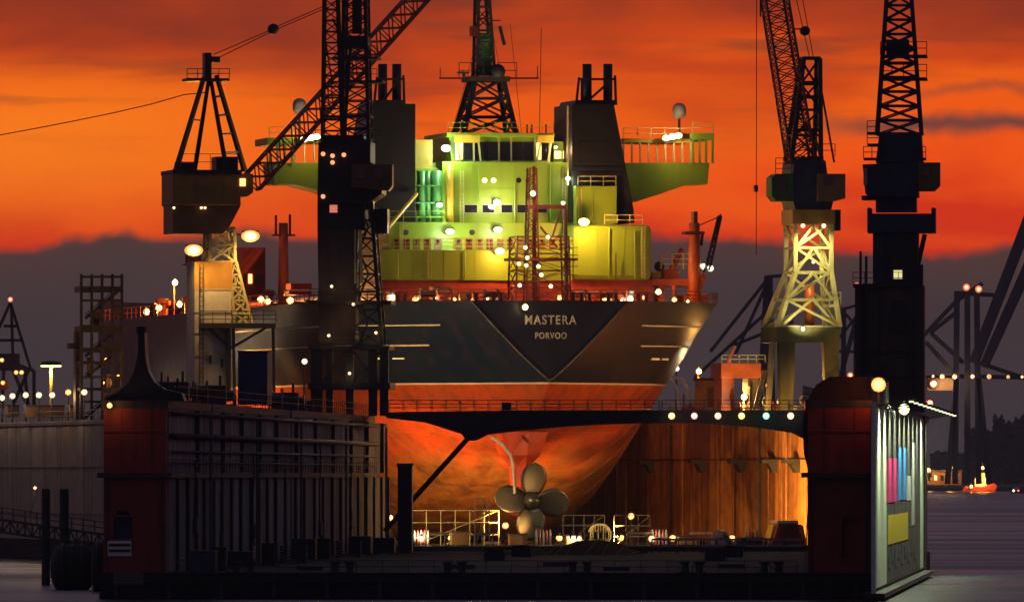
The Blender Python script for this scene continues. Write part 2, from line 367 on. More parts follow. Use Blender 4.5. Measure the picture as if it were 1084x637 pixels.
for side in (-1, 1):
    xa, xb = sorted((side*XI, side*XO))
    w = G().box(xa, xb, 1.1, LEN, DK, TOP-.6).build('wing_wall', walli if side < 0 else redm, dock, label='grey inner wing wall with ribs and pipes' if side < 0 else 'dark red wing wall carrying the billboard')
    G().box(xa-.15, xb+.15, 0, LEN, TOP-.6, TOP).build('wall_top_deck', ribm, w)
    if side < 0: ax, aw, z0, z1 = D1.x(130, 0), 1.45, D1.z(570, 0), D1.z(540, 0)
    else: ax, aw, z0, z1 = D1.x(903, 0), 1.75, D1.z(592, 0), D1.z(543, 0)
    e = end_plate('end_plate', xa, xb, ax, aw, z0, z1, w)
    G().extr([(p[0]+(.12 if p[0] > ax else -.12), p[1]+(.12 if k not in (0, 10) else 0)) for k, p in enumerate(arch(ax, aw, z0, z1))], -.0, .0) if 0 else None
    G().box(ax-aw/2-.05, ax+aw/2+.05, .9, 1.08, z0, z1+.05).build('door_leaf', bluec if side < 0 else shred, e)
    # walkway belt round the wall at half height
    G().box(xa-.45, xb+.45, -.5, LEN+.4, 9.15, 9.55).build('walkway_belt', ribm, w)
    G().rail([(xa-.4 if side > 0 else xb+.4, 2, TOP), (xa-.4 if side > 0 else xb+.4, LEN-14, TOP)], 1.1, 2.4, .04).build('railing', steel, w)
    for zz in (6.2, 12.6): G().box(xa+.02, xb-.02, -.06, .0, zz, zz+.14).build('weld_seam', redm, e)
    for xx in (xa+1.3, xb-1.2): G().box(xx, xx+.08, -.05, .0, 9.56, TOP-.65).build('weld_seam', redm, e)
    for xx in (xa+.25, xb-.35):
        G().box(xx, xx+.12, -.12, .0, 2.02, 9.1).build('fender_bar', ribm, e)
lw = [c for c in dock.children if c.name.startswith('wing_wall')][0]; rw = [c for c in dock.children if c.name.startswith('wing_wall')][1]
# plates and ribs of the left inner wall, each its own piece
us = [177, 186, 197, 206, 214, 224, 233, 243, 253, 264, 272, 281, 290, 300, 311, 320, 331, 340, 350, 359, 369, 377, 386, 394, 402, 409]
ys = [max(1.2, yl_at(u, -XI)) for u in us]
for i, (a, b) in enumerate(zip(ys, ys[1:])):
    G().box(-XI, -XI+random.uniform(.05, .12), a+.06, b-.06, DK+.02, 9.12).build('wall_plate', walli, lw)
    G().box(-XI, -XI+random.uniform(.05, .12), a+.06, b-.06, 9.58, 12.3).build('wall_plate', walli, lw)
    G().box(-XI, -XI+random.uniform(.04, .09), a+.06, b-.06, 12.36, TOP-.62).build('wall_plate', walli, lw)
rib = G().box(0, .22, -.28, .28, DK, 9.14).box(.22, .32, -.6, .6, DK, 9.14).build('wall_rib', ribm, lw); rib.location = (-XI, ys[1], 0)
for i, y in enumerate(ys[2:]):
    inst(rib, 'wall_rib', lw, (-XI, y, 0))
rib2 = G().box(0, .4, -.16, .16, 9.56, TOP-.62).build('wall_stiffener', ribm, lw); rib2.location = (-XI, ys[3], 0)
for i, y in enumerate(ys[5:]):
    if i % 2: inst(rib2, 'wall_stiffener', lw, (-XI, y, 0))
for z, r in ((14.05, .16), (12.33, .24), (11.15, .12), (10.3, .08)):
    G().bar((-XI+.36, 1.5, z), (-XI+.36, LEN-1, z), r, None, 8).build('service_pipe', ribm if r > .13 else grey, lw, True)
for y in ys[4::5]:
    G().bar((-XI+.5, y+2, DK), (-XI+.5, y+2, 13.9), .12, None, 6).build('drain_pipe', grey, lw)
G().rail([(-XI+.4, .3, 9.55), (-XI+.4, LEN-1, 9.55)], 1.05, 3, .03).build('railing', steel, lw)
# loose gear hung on the ribbed wall: hoses, ladders, junction boxes
for k, u in enumerate((200, 228, 262, 296, 333, 366)):
    yy = yl_at(u, -XI); z1_ = random.uniform(9.3, 13.5); z0_ = random.uniform(3.0, 6.5)
    G().path([(-XI+.45, yy, z1_), (-XI+.5, yy+.6, z1_-1.5), (-XI+.42, yy+.2, (z0_+z1_)/2), (-XI+.5, yy-.5, z0_+.6), (-XI+.6, yy, z0_)], .07, 5).build('hanging_hose', rubber, lw)
    G().box(-XI+.1, -XI+.4, yy+3, yy+4.6, z0_+.5, z0_+1.7).build('junction_box', grey, lw)
for u in (219, 303, 381):
    yy = yl_at(u, -XI); g = G()
    for d in (-.35, .35): g.bar((-XI+.42, yy+d, DK), (-XI+.42, yy+d, TOP), .05)
    for j in range(26): g.bar((-XI+.42, yy-.35, DK+.3+j*.48), (-XI+.42, yy+.35, DK+.3+j*.48), .03)
    g.build('ladder', grey, lw)
# low chain rail, bollards and hatches along the front lip of the pontoon
G().rail([(-23.5, -.5, DK), (23.5, -.5, DK)], .9, 1.9, .04, 2).build('lip_railing', steelb, pon)
for x in (-19, -11.5, -3, 6.5, 15, 21): G().lathe([(.45, 0), (.3, .12), (.26, .6), (.42, .7), (.42, .85)], 12, (x, .8, DK)).lathe([(.45, 0), (.3, .12), (.26, .6), (.42, .7), (.42, .85)], 12, (x+1.1, .8, DK)).box(x-.6, x+1.7, .3, 1.3, DK, DK+.06).build('mooring_bitts', black, pon)
for x, y_ in ((-15, 22), (-4, 34), (9, 18), (17, 40), (2, 60)): G().box(x-1, x+1, y_-1, y_+1, DK, DK+.35).build('hatch_coaming', steelb, pon)
# plates of the right wall's end: ladder, curved buttress on its inner edge
lad = G(D1)
for dx in (0, .5): lad.bar((XI-.2+dx*.6, -.2, DK), (XI+.15+dx*.6, -.2, 9.1), .05)
for k in range(18): lad.bar((XI-.2+k*.019, -.2, DK+.4*k+.2), (XI+.1+k*.019, -.2, DK+.4*k+.2), .03)
lad.build('ladder', grey, rw)
g = G(); xr = XI-.0
g.extr([(xr-.02, 9.6), (xr-.02, 9.6+.1), (xr-.35, 11.0), (xr-.45, 13.2), (xr-.1, 15.0), (xr+.6, 16.2), (xr+1.6, 16.8), (xr+4.7, 16.8), (xr+4.75, TOP+.02), (xr-.02, TOP+.02)], 2, 60).build('wheelhouse', mat('hump_dark_red', (.030, .011, .010), .8, 0, .4, .5), rw, label='dark hump with curved shoulder on top of the red wall')  # one dark red tone over the whole hump
# small plates on the left end
def notice(u0, v0, u1, v1, bars):
    s = thing('notice_board', 'small white notice plate %s on red dock wall end' % ('just under the arched door' if v0 < 590 else 'near the waterline, lowest'), 'sign', loc=(D1.X, D1.Y, 0), rz=D1.a)
    oy = 0 if v0 < 590 else -1.05
    G(D1).pbox(u0, v0, u1, v1, oy-.16, oy-.125).build('plate', whitep if oy == 0 else grey, s)
    for b in bars: G(D1).pbox(u0+1, b, u1-1, b+3, -.2, -.165).build('dark_stripe', steel, s)
notice(114, 572, 139, 588, (575, 581)); notice(120, 604, 152, 618, ())
# ---- billboard on the outer side of the right wall
bb = thing('billboard', 'huge floodlit grey poster wall with pink, blue and yellow blocks on the dock side', 'billboard', D1)
XB = XO+.42
def bpan(name, u0, u1, z0, z1, m, x0=XB+.1, x1=XB+.14, parent=bb):
    return G().box(x0, x1, yl_at(u0, XB), yl_at(u1, XB), z0, z1).build(name, m, parent)
postgrey = mat('poster_grey', (.065, .060, .055), .7, 0, .12, .15, .25, (.12, .10, .09))
pale = mat('poster_pale_green', (.72, .80, .62), .7, 0, .1, .1, .4, (.45, .5, .38))
bpan('backing', 923.4, 976.5, .7, 14.6, grey, XO+.3, XB+.08)
edges = [923, 926, 929.5, 933, 937, 941, 945, 949, 953, 957, 961, 965, 969, 972.5, 976]
for i, (a, b) in enumerate(zip(edges, edges[1:])):
    bpan('poster_sheet', a+.15, b-.12, .9, 14.4, pale if i < 4 or i > 12 else postgrey)
for nm, u0, u1, z0, z1, c in (('pink_block', 936.5, 947.2, 7.2, 10.7, (.75, .03, .22)), ('blue_block', 948, 957.4, 7.3, 11.6, (.04, .27, .72)),
                              ('yellow_block', 938, 959, 3.9, 6.2, (.75, .55, .01)), ('white_block', 957.8, 962.6, 7.2, 9.3, (.6, .6, .6)), ('white_bar', 963, 966, 5.0, 12.2, (.5, .5, .48))):
    bpan(nm, u0, u1, z0, z1, mat('poster_'+nm, c, .6, 0, .06, .3), XB+.15, XB+.18)
smud = mat('poster_band', (.05, .05, .045), .8, 0, .3, .5)
for i in range(9): bpan('dark_print', 938.5+i*3.4, 938.5+i*3.4+2.0, 2.0+.5*(i % 2), 3.0+.4*((i*2) % 3), smud, XB+.15, XB+.18)
bpan('frame_edge', 922.3, 922.9, .6, 14.75, whitep, XB, XB+.3); bpan('frame_edge', 976.2, 977, .6, 14.75, steel, XB, XB+.3)
bpan('bottom_ledge', 922.3, 977, .25, .6, steel, XB-.6, XB+1.0)
for i in range(12):
    y = 4+i*17.5
    fl = G().bar((XB, y, 14.6), (XB+2.6, y, 15.1), .07).box(XB+2.35, XB+2.8, y-.35, y+.35, 15.0, 15.2).build('floodlight', steel, bb)
    G().box(XB+2.4, XB+2.75, y-.3, y+.3, 14.86, 14.98).build('lens', glowm((.9, 1, .6), 1.3), fl)
    light(bb, (XB+2.6, y, 14.5), (.85, 1, .62), 5200, .3, spot=140, aim=(XB-.2, y, 6))
bulb(bb, tuple(D1.p(957, 433, 60)), (.85, 1, .6), 600, .42, 60)
# ---- swing footbridge in two leaves across the far end
YB = LEN-6
def leaf(label, uv, u0, u1, vt):
    b = thing('swing_footbridge', label, 'footbridge', D1, group='footbridge leaves')
    g = G(D1); g.pextr(uv, YB, YB+2.2); g.build('girder', steel, b)
    a, c = D1.p(u0, vt, YB-.05), D1.p(u1, vt, YB-.05)
    G().rail([a, c], 1.05, 1.3, .04, 3).build('railing', grey, b); a2, c2 = a+Vector((0, 2.2, 0)), c+Vector((0, 2.2, 0))
    G().rail([a2, c2], 1.05, 1.3, .04, 3).build('railing', grey, b)
    return b
bl = leaf('dark cantilever footbridge leaf with a diagonal prop, hinged at the ribbed grey wall', [(409, 436), (560, 434), (698, 434), (698, 447), (640, 449), (600, 451), (545, 456), (515, 460), (503, 466), (494, 466), (488, 459), (450, 447), (409, 442)], 411, 697, 435)
G(D1).pbar((496, 463, YB+1.1), (407, 562, YB+1.1), .26, None, 8).build('diagonal_prop', steel, bl)
G(D1).pbox(531, 426, 541, 434, YB+.3, YB+1.6).build('control_box', black, bl)
br = leaf('dark footbridge leaf with coloured bulbs, running into the red billboard wall', [(698.6, 434), (862, 434), (862, 478), (854, 478), (850, 464), (838, 458), (800, 452), (740, 447.5), (698.6, 447)], 700, 850, 435)
for u, c, s in ((711, (1, .85, .3), 30), (735, (1, .5, .55), 10), (760, (1, .75, .5), 30), (785, (1, .8, .15), 30), (811, (.3, 1, .9), 20), (837, (1, .85, .7), 26)):
    bulb(br, tuple(D1.p(u, 440, YB-.7)), c, 14, .30, s)
# ---- post at the inner end
p = thing('guide_post', 'thick dark square post standing upright before the lit hull', 'post', D1)
G(D1).pbox(421, 492, 436, 586, YB-9, YB-7.6).build('shaft', steelb, p); G(D1).pbox(420, 490, 437, 493, YB-9.15, YB-7.5).build('cap', grey, p)
# ================================================================== rear floating dock (holds the ship)
rd = thing('floating_dock', 'lit floating dry dock holding the tanker, tan outer wall at far left', 'dry dock', loc=(SH.X, SH.Y, 0), rz=SH.a)
RD = Fr(SH.X, SH.Y, 0, 11.31)
RI, RO, RT, RF, Y0R, Y1R = 28.6, 34.2, 15.2, 2.3, -10.0, 262.0
rp_ = G().box(-RO-.2, RO+.2, Y0R-.8, Y1R, -3, RF).build('pontoon', deckm, rd)
wl = G().box(-RO, -RI, Y0R, Y1R, RF, RT).build('wing_wall', wallo, rd, label='tan outer wing wall')
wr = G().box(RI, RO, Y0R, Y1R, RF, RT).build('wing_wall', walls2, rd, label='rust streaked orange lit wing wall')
# outer left plates
y = Y0R+.1; i = 0
while y < Y1R-4:
    w = random.choice((3.8, 4.4, 5.2, 5.8)); G().box(-RO-random.uniform(.05, .10), -RO, y, y+w-.14, .4, RT-.5).build('hull_plate', wallo, wl); y += w
G().box(-RO-.22, -RO, Y0R, Y1R, RT-.42, RT-.1).build('top_rubbing_strip', grey, wl)
for z in (5.2, 10.2): G().box(-RO-.16, -RO, Y0R, Y1R, z, z+.1).build('seam_strip', wallo, wl)
G().rail([(-RO+.1, Y0R, RT), (-RO+.1, Y1R, RT)], 1.1, 2.5, .045).build('railing', grey, wl)
# inner right plates and fender brackets
y = Y0R+.1
while y < 120:
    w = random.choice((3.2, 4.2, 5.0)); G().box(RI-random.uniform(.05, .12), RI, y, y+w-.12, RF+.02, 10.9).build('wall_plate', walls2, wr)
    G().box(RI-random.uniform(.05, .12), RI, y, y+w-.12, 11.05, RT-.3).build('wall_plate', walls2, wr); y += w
G().box(RI-.3, RI, Y0R, 150, 10.91, 11.04).build('belt_strip', ribm, wr)
for u in (692, 746, 788, 822, 846):
    yy = RD.y_of(u, RI); G().extr([(RI-1.7, 10.95), (RI-.1, 10.95), (RI-.1, 9.6), (RI-.5, 9.6), (RI-1.0, 10.5), (RI-1.7, 10.6)], yy-.8, yy+.8).build('fender_bracket', steel, wr)
for u in (712, 725, 763, 779, 806, 835):
    yy = RD.y_of(u, RI); G().bar((RI-.25, yy, RF), (RI-.25, yy, RT-.5), .14, None, 6).build('pipe', walls2 if u % 2 else ribm, wr)
G().rail([(RI+.1, Y0R, RT), (RI+.1, 150, RT)], 1.1, 2.2, .045, 3).build('railing', grey, wr)
#
G().rail([(-RI-.1, Y0R, RT), (-RI-.1, 150, RT)], 1.1, 2.2, .045, 3).build('railing', grey, wl)
# keel blocks under the ship
kb = G().box(-.9, .9, -.6, .6, RF, RF+.2).build('keel_block', wood, rd); kb.location = (0, 30, 0)
for k in range(1, 14):
    for x in (-7, 0, 7): inst(kb, 'keel_block', rd, (x, 45+k*3.2, 0))

# ================================================================== the tanker
ship = thing('tanker_ship', 'big tanker seen from its stern with lime green superstructure, docked', 'ship', SH)
ZD = 24.3
def lerpt(tab, x):
    if x <= tab[0][0]: return tab[0][1]
    for (a, p), (b, q) in zip(tab, tab[1:]):
        if x <= b: return p+(q-p)*(x-a)/(b-a)
    return tab[-1][1]
ZB = [(0, 16.3), (3, 14.2), (6, 12.4), (10, 11.0), (15, 9.6), (22, 6.6), (32, 3.4), (42, 1.0), (50, .1), (60, 0), (170, 0), (192, 3)]
BD = [(0, 8.1), (3, 11.3), (6, 14.2), (9, 16.9), (12, 19), (16, 20.7), (22, 21.5), (40, 21.9), (70, 22), (150, 22), (165, 19.5), (177, 14), (186, 8), (192, 1.2)]
PW = [(0, .90), (4, .88), (8, .82), (14, .52), (20, .43), (28, .36), (40, .29), (55, .22), (75, .09), (165, .08), (192, .3)]
stations = [0, 1.5, 3, 4.5, 6, 7.5, 9, 10.5, 12, 14, 16, 18, 20, 22, 25, 28, 32, 36, 40, 45, 50, 55, 60, 66, 72, 80, 95, 115, 130, 150, 158, 165, 171, 177, 182, 186, 189, 192]
NP = 22
def hb(y, z):
    zb = lerpt(ZB, y); t = max(0, min(1, (z-zb)/(ZD-zb))); return lerpt(BD, y)*t**lerpt(PW, y)
vs, fs = [], []
for y in stations:
    zb = lerpt(ZB, y); b, pw = lerpt(BD, y), lerpt(PW, y)
    zd = ZD + (2.6 if y > 160 else 0)
    half = [(b*(k/NP)**(1.5*pw), zb+(zd-zb)*(k/NP)**1.5) for k in range(NP+1)]
    row = [(-x, y, z) for x, z in half[::-1]]+[(x, y, z) for x, z in half[1:]]
    vs += row
nr = 2*NP+1
for j in range(len(stations)-1):
    for k in range(nr-1): fs.append((j*nr+k, j*nr+k+1, (j+1)*nr+k+1, (j+1)*nr+k))
def hull_mat():
    m = bpy.data.materials.new('hull_paint'); m.use_nodes = True; t = m.node_tree; b = t.nodes['Principled BSDF']; K = t.links.new
    co = t.nodes.new('ShaderNodeTexCoord'); sp = t.nodes.new('ShaderNodeSeparateXYZ'); K(co.outputs['Object'], sp.inputs[0])
    def noise(scale, zs=1., det=6, rough=.6):
        mp = t.nodes.new('ShaderNodeMapping'); mp.inputs['Scale'].default_value = (1, 1, zs); K(co.outputs['Object'], mp.inputs[0])
        n = t.nodes.new('ShaderNodeTexNoise'); n.inputs['Scale'].default_value = scale; n.inputs['Detail'].default_value = det; n.inputs['Roughness'].default_value = rough; K(mp.outputs[0], n.inputs['Vector']); return n.outputs[0]
    def ramp(s, a, bb, c=1.):
        q = t.nodes.new('ShaderNodeMapRange'); K(s, q.inputs[0]); q.inputs[1].default_value = a; q.inputs[2].default_value = bb; q.inputs[4].default_value = c; return q.outputs[0]
    def mix(f, a, c):
        x = t.nodes.new('ShaderNodeMix'); x.data_type = 'RGBA'; K(f, x.inputs[0])
        for s, q in ((6, a), (7, c)):
            if hasattr(q, 'links'): K(q, x.inputs[s])
            else: x.inputs[s].default_value = (*q, 1)
        return x.outputs[2]
    top = mix(ramp(noise(.12, .4, 3), .3, .75), (.005, .011, .032), (.009, .014, .030))
    top = mix(ramp(noise(.7, .06, 4), .5, .8, .4), top, (.05, .026, .018))
    b.inputs['Specular IOR Level'].default_value = .22
    red = mix(ramp(noise(.25), .35, .7), (.42, .060, .012), (.30, .05, .014))
    red = mix(ramp(noise(.8, .15, 8, .7), .47, .66, .85), red, (.13, .032, .012))
    red = mix(ramp(noise(1.1, .25, 8, .7), .62, .72, .55), red, (.42, .22, .12))
    red = mix(ramp(noise(.12, .5, 4), .5, .75, .6), red, (.13, .075, .04))
    zz = t.nodes.new('ShaderNodeMath'); zz.operation = 'MULTIPLY_ADD'; K(noise(.22, .6, 6, .65), zz.inputs[0]); zz.inputs[1].default_value = -9; K(sp.outputs[2], zz.inputs[2])
    worn = mix(ramp(noise(.5, .12, 8, .7), .38, .62), (.24, .11, .030), (.075, .035, .014))
    worn = mix(ramp(noise(1.3, .2, 8, .7), .58, .70, .8), worn, (.36, .19, .07))
    red = mix(ramp(zz.outputs[0], 5.5, 2.5, .9), red, worn)
    gt = t.nodes.new('ShaderNodeMath'); gt.operation = 'GREATER_THAN'; K(sp.outputs[2], gt.inputs[0]); gt.inputs[1].default_value = 16.05
    gw = t.nodes.new('ShaderNodeMath'); gw.operation = 'COMPARE'; K(sp.outputs[2], gw.inputs[0]); gw.inputs[1].default_value = 16.05; gw.inputs[2].default_value = .09
    c = mix(gt.outputs[0], red, top); c = mix(gw.outputs[0], c, (.45, .38, .32)); K(c, b.inputs['Base Color'])
    K(ramp(noise(.6), .3, .7, .42), b.inputs['Roughness']); b.inputs['Roughness'].default_value = .4
    rr = t.nodes.new('ShaderNodeMath'); rr.operation = 'ADD'; K(ramp(noise(.6), .3, .7, .08), rr.inputs[0]); rr.inputs[1].default_value = .30; K(rr.outputs[0], b.inputs['Roughness'])
    bp = t.nodes.new('ShaderNodeBump'); bp.inputs['Strength'].default_value = .12; bp.inputs['Distance'].default_value = .1; K(noise(.35, 1, 2), bp.inputs['Height']); K(bp.outputs[0], b.inputs['Normal'])
    return m
hm = hull_mat()
hull = G().add(vs, fs).build('hull', hm, ship, True, 'dark blue topsides over orange red bottom paint')
t0 = [v for v in vs[:nr]]
tr = G().add([(x, -.02, z) for x, y, z in t0]+[(x, .25, z) for x, y, z in t0], [tuple(range(nr)), tuple(range(2*nr-1, nr-1, -1))]+[(k, k+1, nr+k+1, nr+k) for k in range(nr-1)]).build('transom', mat('transom_navy', (.014, .015, .028), .35, 0, .3, .4), ship, label='dark navy triangular stern plate with the ship name')
G().path([(x, -.08, z) for x, y, z in t0[::3]], .08, 6).build('transom_rim', grey, tr)
G().add([(x, y, ZD-.02) for y in stations for x in (-lerpt(BD, y), lerpt(BD, y))], [(2*j, 2*j+1, 2*j+3, 2*j+2) for j in range(len(stations)-1)]).build('main_deck', shred, ship)
def text(body, size, cx, cz, y, m, parent, name, squeeze=1.):
    cu = bpy.data.curves.new(name, 'FONT'); cu.body = body; cu.size = size; cu.align_x = 'CENTER'; cu.align_y = 'CENTER'; cu.extrude = .03; cu.space_character = 1.18; cu.offset = .018
    to = bpy.data.objects.new(name, cu); C.objects.link(to); dg = bpy.context.evaluated_depsgraph_get(); dg.update()
    me = bpy.data.meshes.new_from_object(to.evaluated_get(dg)); bpy.data.objects.remove(to); me.materials.clear(); me.materials.append(m)
    o = bpy.data.objects.new(name, me); C.objects.link(o); o.parent = parent; o.location = (cx, y, cz); o.rotation_euler = (R(90), 0, 0); o.scale = (squeeze, 1, 1); return o
letm = mat('worn_lettering', (.45, .42, .38), .6, 0, .45, 1.3, .7, (.16, .11, .08))
q = SH.p(582.5, 339, 0); text('MASTERA', 1.28, q.x, q.z, -.06, letm, tr, 'name_lettering', .86)
q = SH.p(583, 355.5, 0); text('PORVOO', .88, q.x, q.z, -.06, letm, tr, 'port_lettering', .80)
# rubbing strakes on the quarters
for z in (21.9, 19.9):
    for sgn in (-1, 1):
        pts = [(sgn*(hb(y, z)+.04), y, z) for y in (4.5, 6, 7.5, 9, 10.5, 12, 14, 16, 18, 20, 22, 25, 28, 32, 36, 40, 50, 60)]
        if z < 20: pts = pts[2:]
        G().path(pts, .09, 5).build('rubbing_strake', conc, hull)
for sgn in (-1, 1):
    for y in (11, 12.6): G().bar((sgn*(hb(y, 18.6)+.02), y, 18.6), (sgn*(hb(y+1, 18.6)+.05), y+1.0, 18.6), .13).build('draught_mark', whitep, hull)
# welded plate seams over the bottom paint
for zs in (13.6, 11.2, 8.8, 6.4, 4.0):
    for sgn in (-1, 1):
        pts = [(sgn*(hb(y, zs)+.01), y, zs) for y in stations[1:26] if zs > lerpt(ZB, y)+.4]
        G().path(pts, .035, 4).build('weld_seam', hm, hull)
for ys_ in (16, 22, 28, 36, 45):
    for sgn in (-1, 1):
        z0_ = lerpt(ZB, ys_)+.3; pts = [(sgn*(hb(ys_, z0_+(16-z0_)*k/12)+.01), ys_, z0_+(16-z0_)*k/12) for k in range(13)]
        G().path(pts, .035, 4).build('weld_seam', hm, hull)
# bulwark rail round the stern
st_pts = [(-lerpt(BD, y), y, ZD) for y in (40, 28, 22, 16, 12, 9, 6, 3, 0)]+[(lerpt(BD, y), y, ZD) for y in (0, 3, 6, 9, 12, 16, 22, 28, 40)]
G().rail(st_pts, 1.1, 1.4, .045, 3).build('stern_railing', redlat, ship)
G().rail([(-lerpt(BD, y), y, ZD) for y in (40, 70, 110, 150)], 1.2, 3, .05).build('side_railing', orng, ship)
# -------- pod and propeller
pod = G(SH); pc = SH.p(563, 530, 5); px_, pz = pc.x, pc.z
G().lathe([(.5, 5.6), (1.15, 6.2), (1.5, 8), (1.6, 11), (1.45, 14), (.9, 17), (.2, 18.2)], 20, (px_, 0, pz), 'y').build('pod', shred, ship, True)
sv = []
for z, w, y0, y1 in ((pz+1.0, .55, 8, 14), (pz+3.6, .7, 8, 14.5), (pz+4.6, 1.5, 7.2, 15.5), (10.9+.3, 2.2, 6.4, 16.5)):
    sv.append([(px_-w, y0+1, z), (px_, y0, z), (px_+w, y0+1, z), (px_+w, y1-1, z), (px_, y1, z), (px_-w, y1-1, z)])
g = G(); g.add([p for r in sv for p in r], [(j*6+i, j*6+(i+1) % 6, (j+1)*6+(i+1) % 6, (j+1)*6+i) for j in range(3) for i in range(6)]+[tuple(range(6)), tuple(range(23, 17, -1))]); g.build('pod_strut', shred, ship)
prop = G().lathe([(.05, 3.7), (.5, 3.9), (.78, 4.5), (.95, 5.4), (.9, 5.75)], 16, (px_, 0, pz), 'y').build('propeller_hub', bronze, ship, True)
def blade():
    vs, fs = [], []; nu, nv = 12, 8
    for i in range(nu+1):
        t = i/nu; r = .75+3.15*t; w = 3.2*math.sin(math.pi*min(1, (.16+.84*t)**.85))**.6*(.5+.55*t) if t < 1 else .05
        pit = R(58-34*t)
        for j in range(nv+1):
            s_ = (j/nv-.5)*2; x = s_*w*.62+.16*t*t; th = .13*(1-t*.7)*(1-s_*s_*.9)
            vs.append((x*math.sin(math.pi/2-pit*.35), 4.9+x*math.sin(pit)*.55, r*1-.18*x*x/(r+.4)))
    n1 = nv+1
    for i in range(nu):
        for j in range(nv): fs.append((i*n1+j, i*n1+j+1, (i+1)*n1+j+1, (i+1)*n1+j))
    return G().add(vs, fs)
b0 = blade(); me = b0.mesh('blade', bronze, True)
for k in range(4):
    o = bpy.data.objects.new('propeller_blade', me); C.objects.link(o); o.parent = prop; o.location = (px_, 0, pz); o.rotation_euler = (0, R(k*90+3), 0)
    so = o.modifiers.new('thick', 'SOLIDIFY'); so.thickness = .14; so.offset = 0
G(SH).path([SH.p(520, 462, 5), SH.p(531, 470, 5), SH.p(541, 482, 5), SH.p(544, 500, 5), SH.p(545, 522, 5)], .17, 6).build('drain_pipe', conc, ship)
# -------- superstructure: blocks named by what they are, front faces towards the stern
def blk(name, u0, v0, u1, v1, y0, y1, m=green, parent=ship, bevel=.06, label=None):
    return G(SH).pbox(u0, v0, u1, v1, y0, y1).build(name, m, parent, bevel=bevel, label=label)
house = blk('lower_deckhouse', 404, 296, 691, 326, 21.6, 46, shred, label='red painted lowest deckhouse storey')
mezz = blk('accommodation_block', 403, 265, 606, 296.5, 21.3, 44, label='yellow green block with recessed gallery above')
strb = blk('casing_block', 606.6, 238, 690, 296.5, 21.0, 44, bevel=.5, label='rounded yellow green casing block under the funnel')
gal = blk('gallery_storey', 412, 236, 606, 265.5, 25.0, 43)
cas = blk('funnel_base', 610, 197, 653, 238.5, 24.0, 36)
tower = blk('bridge_tower', 468, 172, 608, 237, 27.5, 42, label='green bridge tower with square windows')
port = blk('stair_casing', 430, 178, 468.4, 237, 29.0, 42, green)
G(SH).pbox(440, 148, 458, 178, 29.5, 38).build('chart_room', yell, ship)
G(SH).pbox(396, 252, 404, 297, 22, 40).build('side_casing', yell, mezz)
# panel seams on the big faces, raised plate joints
for u in (437, 470, 503, 538, 572): G(SH).pbox(u, 266, u+.5, 296, 21.26, 21.3).build('plate_joint', green, mezz)
for u in (632, 661): G(SH).pbox(u, 241, u+.5, 295, 20.96, 21.0).build('plate_joint', green, strb)
for v in (190, 205, 228): G(SH).pbox(469, v, 607, v+.5, 27.46, 27.5).build('plate_joint', green, tower)
for u in (500, 545, 580): G(SH).pbox(u, 174, u+.5, 236, 27.46, 27.5).build('plate_joint', green, tower)
# gallery: doors behind a rail, shade and red reflection put into their colour
for u in range(416, 596, 11):
    if 470 < u < 482: continue
    d = G(SH).pbox(u, 252, u+7, 264, 24.93, 25.0).build('shaded_gallery_door', redlat if u % 2 else brown, gal)
    G(SH).pbox(u+2, 254, u+5, 258, 24.9, 24.93).build('pane', glass, d)
G(SH).rail([SH.p(404, 265, 21.5), SH.p(606, 265, 21.5)], 1.2, 1.2, .05, 3).build('gallery_railing', yell, mezz)
G(SH).rail([SH.p(413, 236, 25.2), SH.p(470, 236, 25.2)], 1.2, 1.4, .04).build('railing', green, gal)
G(SH).rail([SH.p(612, 197, 24.2), SH.p(652, 197, 24.2)], 1.0, 1.2, .05).build('railing', cream, cas)
G(SH).rail([SH.p(640, 238, 21.3), SH.p(680, 238, 21.3)], 1.0, 1.2, .05).build('railing', cream, strb)
for u in (430, 500): G(SH).lathe([(.28, 0), (.3, .1), (.2, .14)], 10, SH.p(u, 246, 24.9), 'y').build('vent_cap', steel, gal)
def win(u0, v0, u1, v1, y, parent, pane=glass, frame=green):
    w = G(SH).pbox(u0-.8, v0-.8, u1+.8, v1+.8, y-.06, y-.01).build('window', frame, parent); G(SH).pbox(u0, v0, u1, v1, y-.10, y-.06).build('pane', pane, w)
for u0, u1 in ((492, 505), (511, 523), (531, 542), (548, 560), (566, 579)): win(u0, 217, u1, 225, 27.5, tower, glass, conc)
for u, m_ in ((513, lit), (522.5, lit), (549, glass), (559, glass)):
    q = SH.p(u, 191, 27.4); G().lathe([(.27, -.03), (.27, .03)], 14, q, 'y').build('porthole', m_, tower)
# green exhaust trunks and yellow post at the left of the tower
for u, r in ((446, .45), (453, .3), (462, .55)):
    G(SH).bar(SH.p(u, 237, 27.2), SH.p(u, 181, 27.2), r, None, 10).build('exhaust_trunk', greend, port, True)
for v in (196, 214, 229): G(SH).pbox(441, v, 468, v+1.5, 26.6, 27.4).build('trunk_clamp', greend, port)
G(SH).bar(SH.p(476, 250, 26.8), SH.p(476, 174, 26.8), .42, .36, 10).build('crane_post', yell, tower, True)
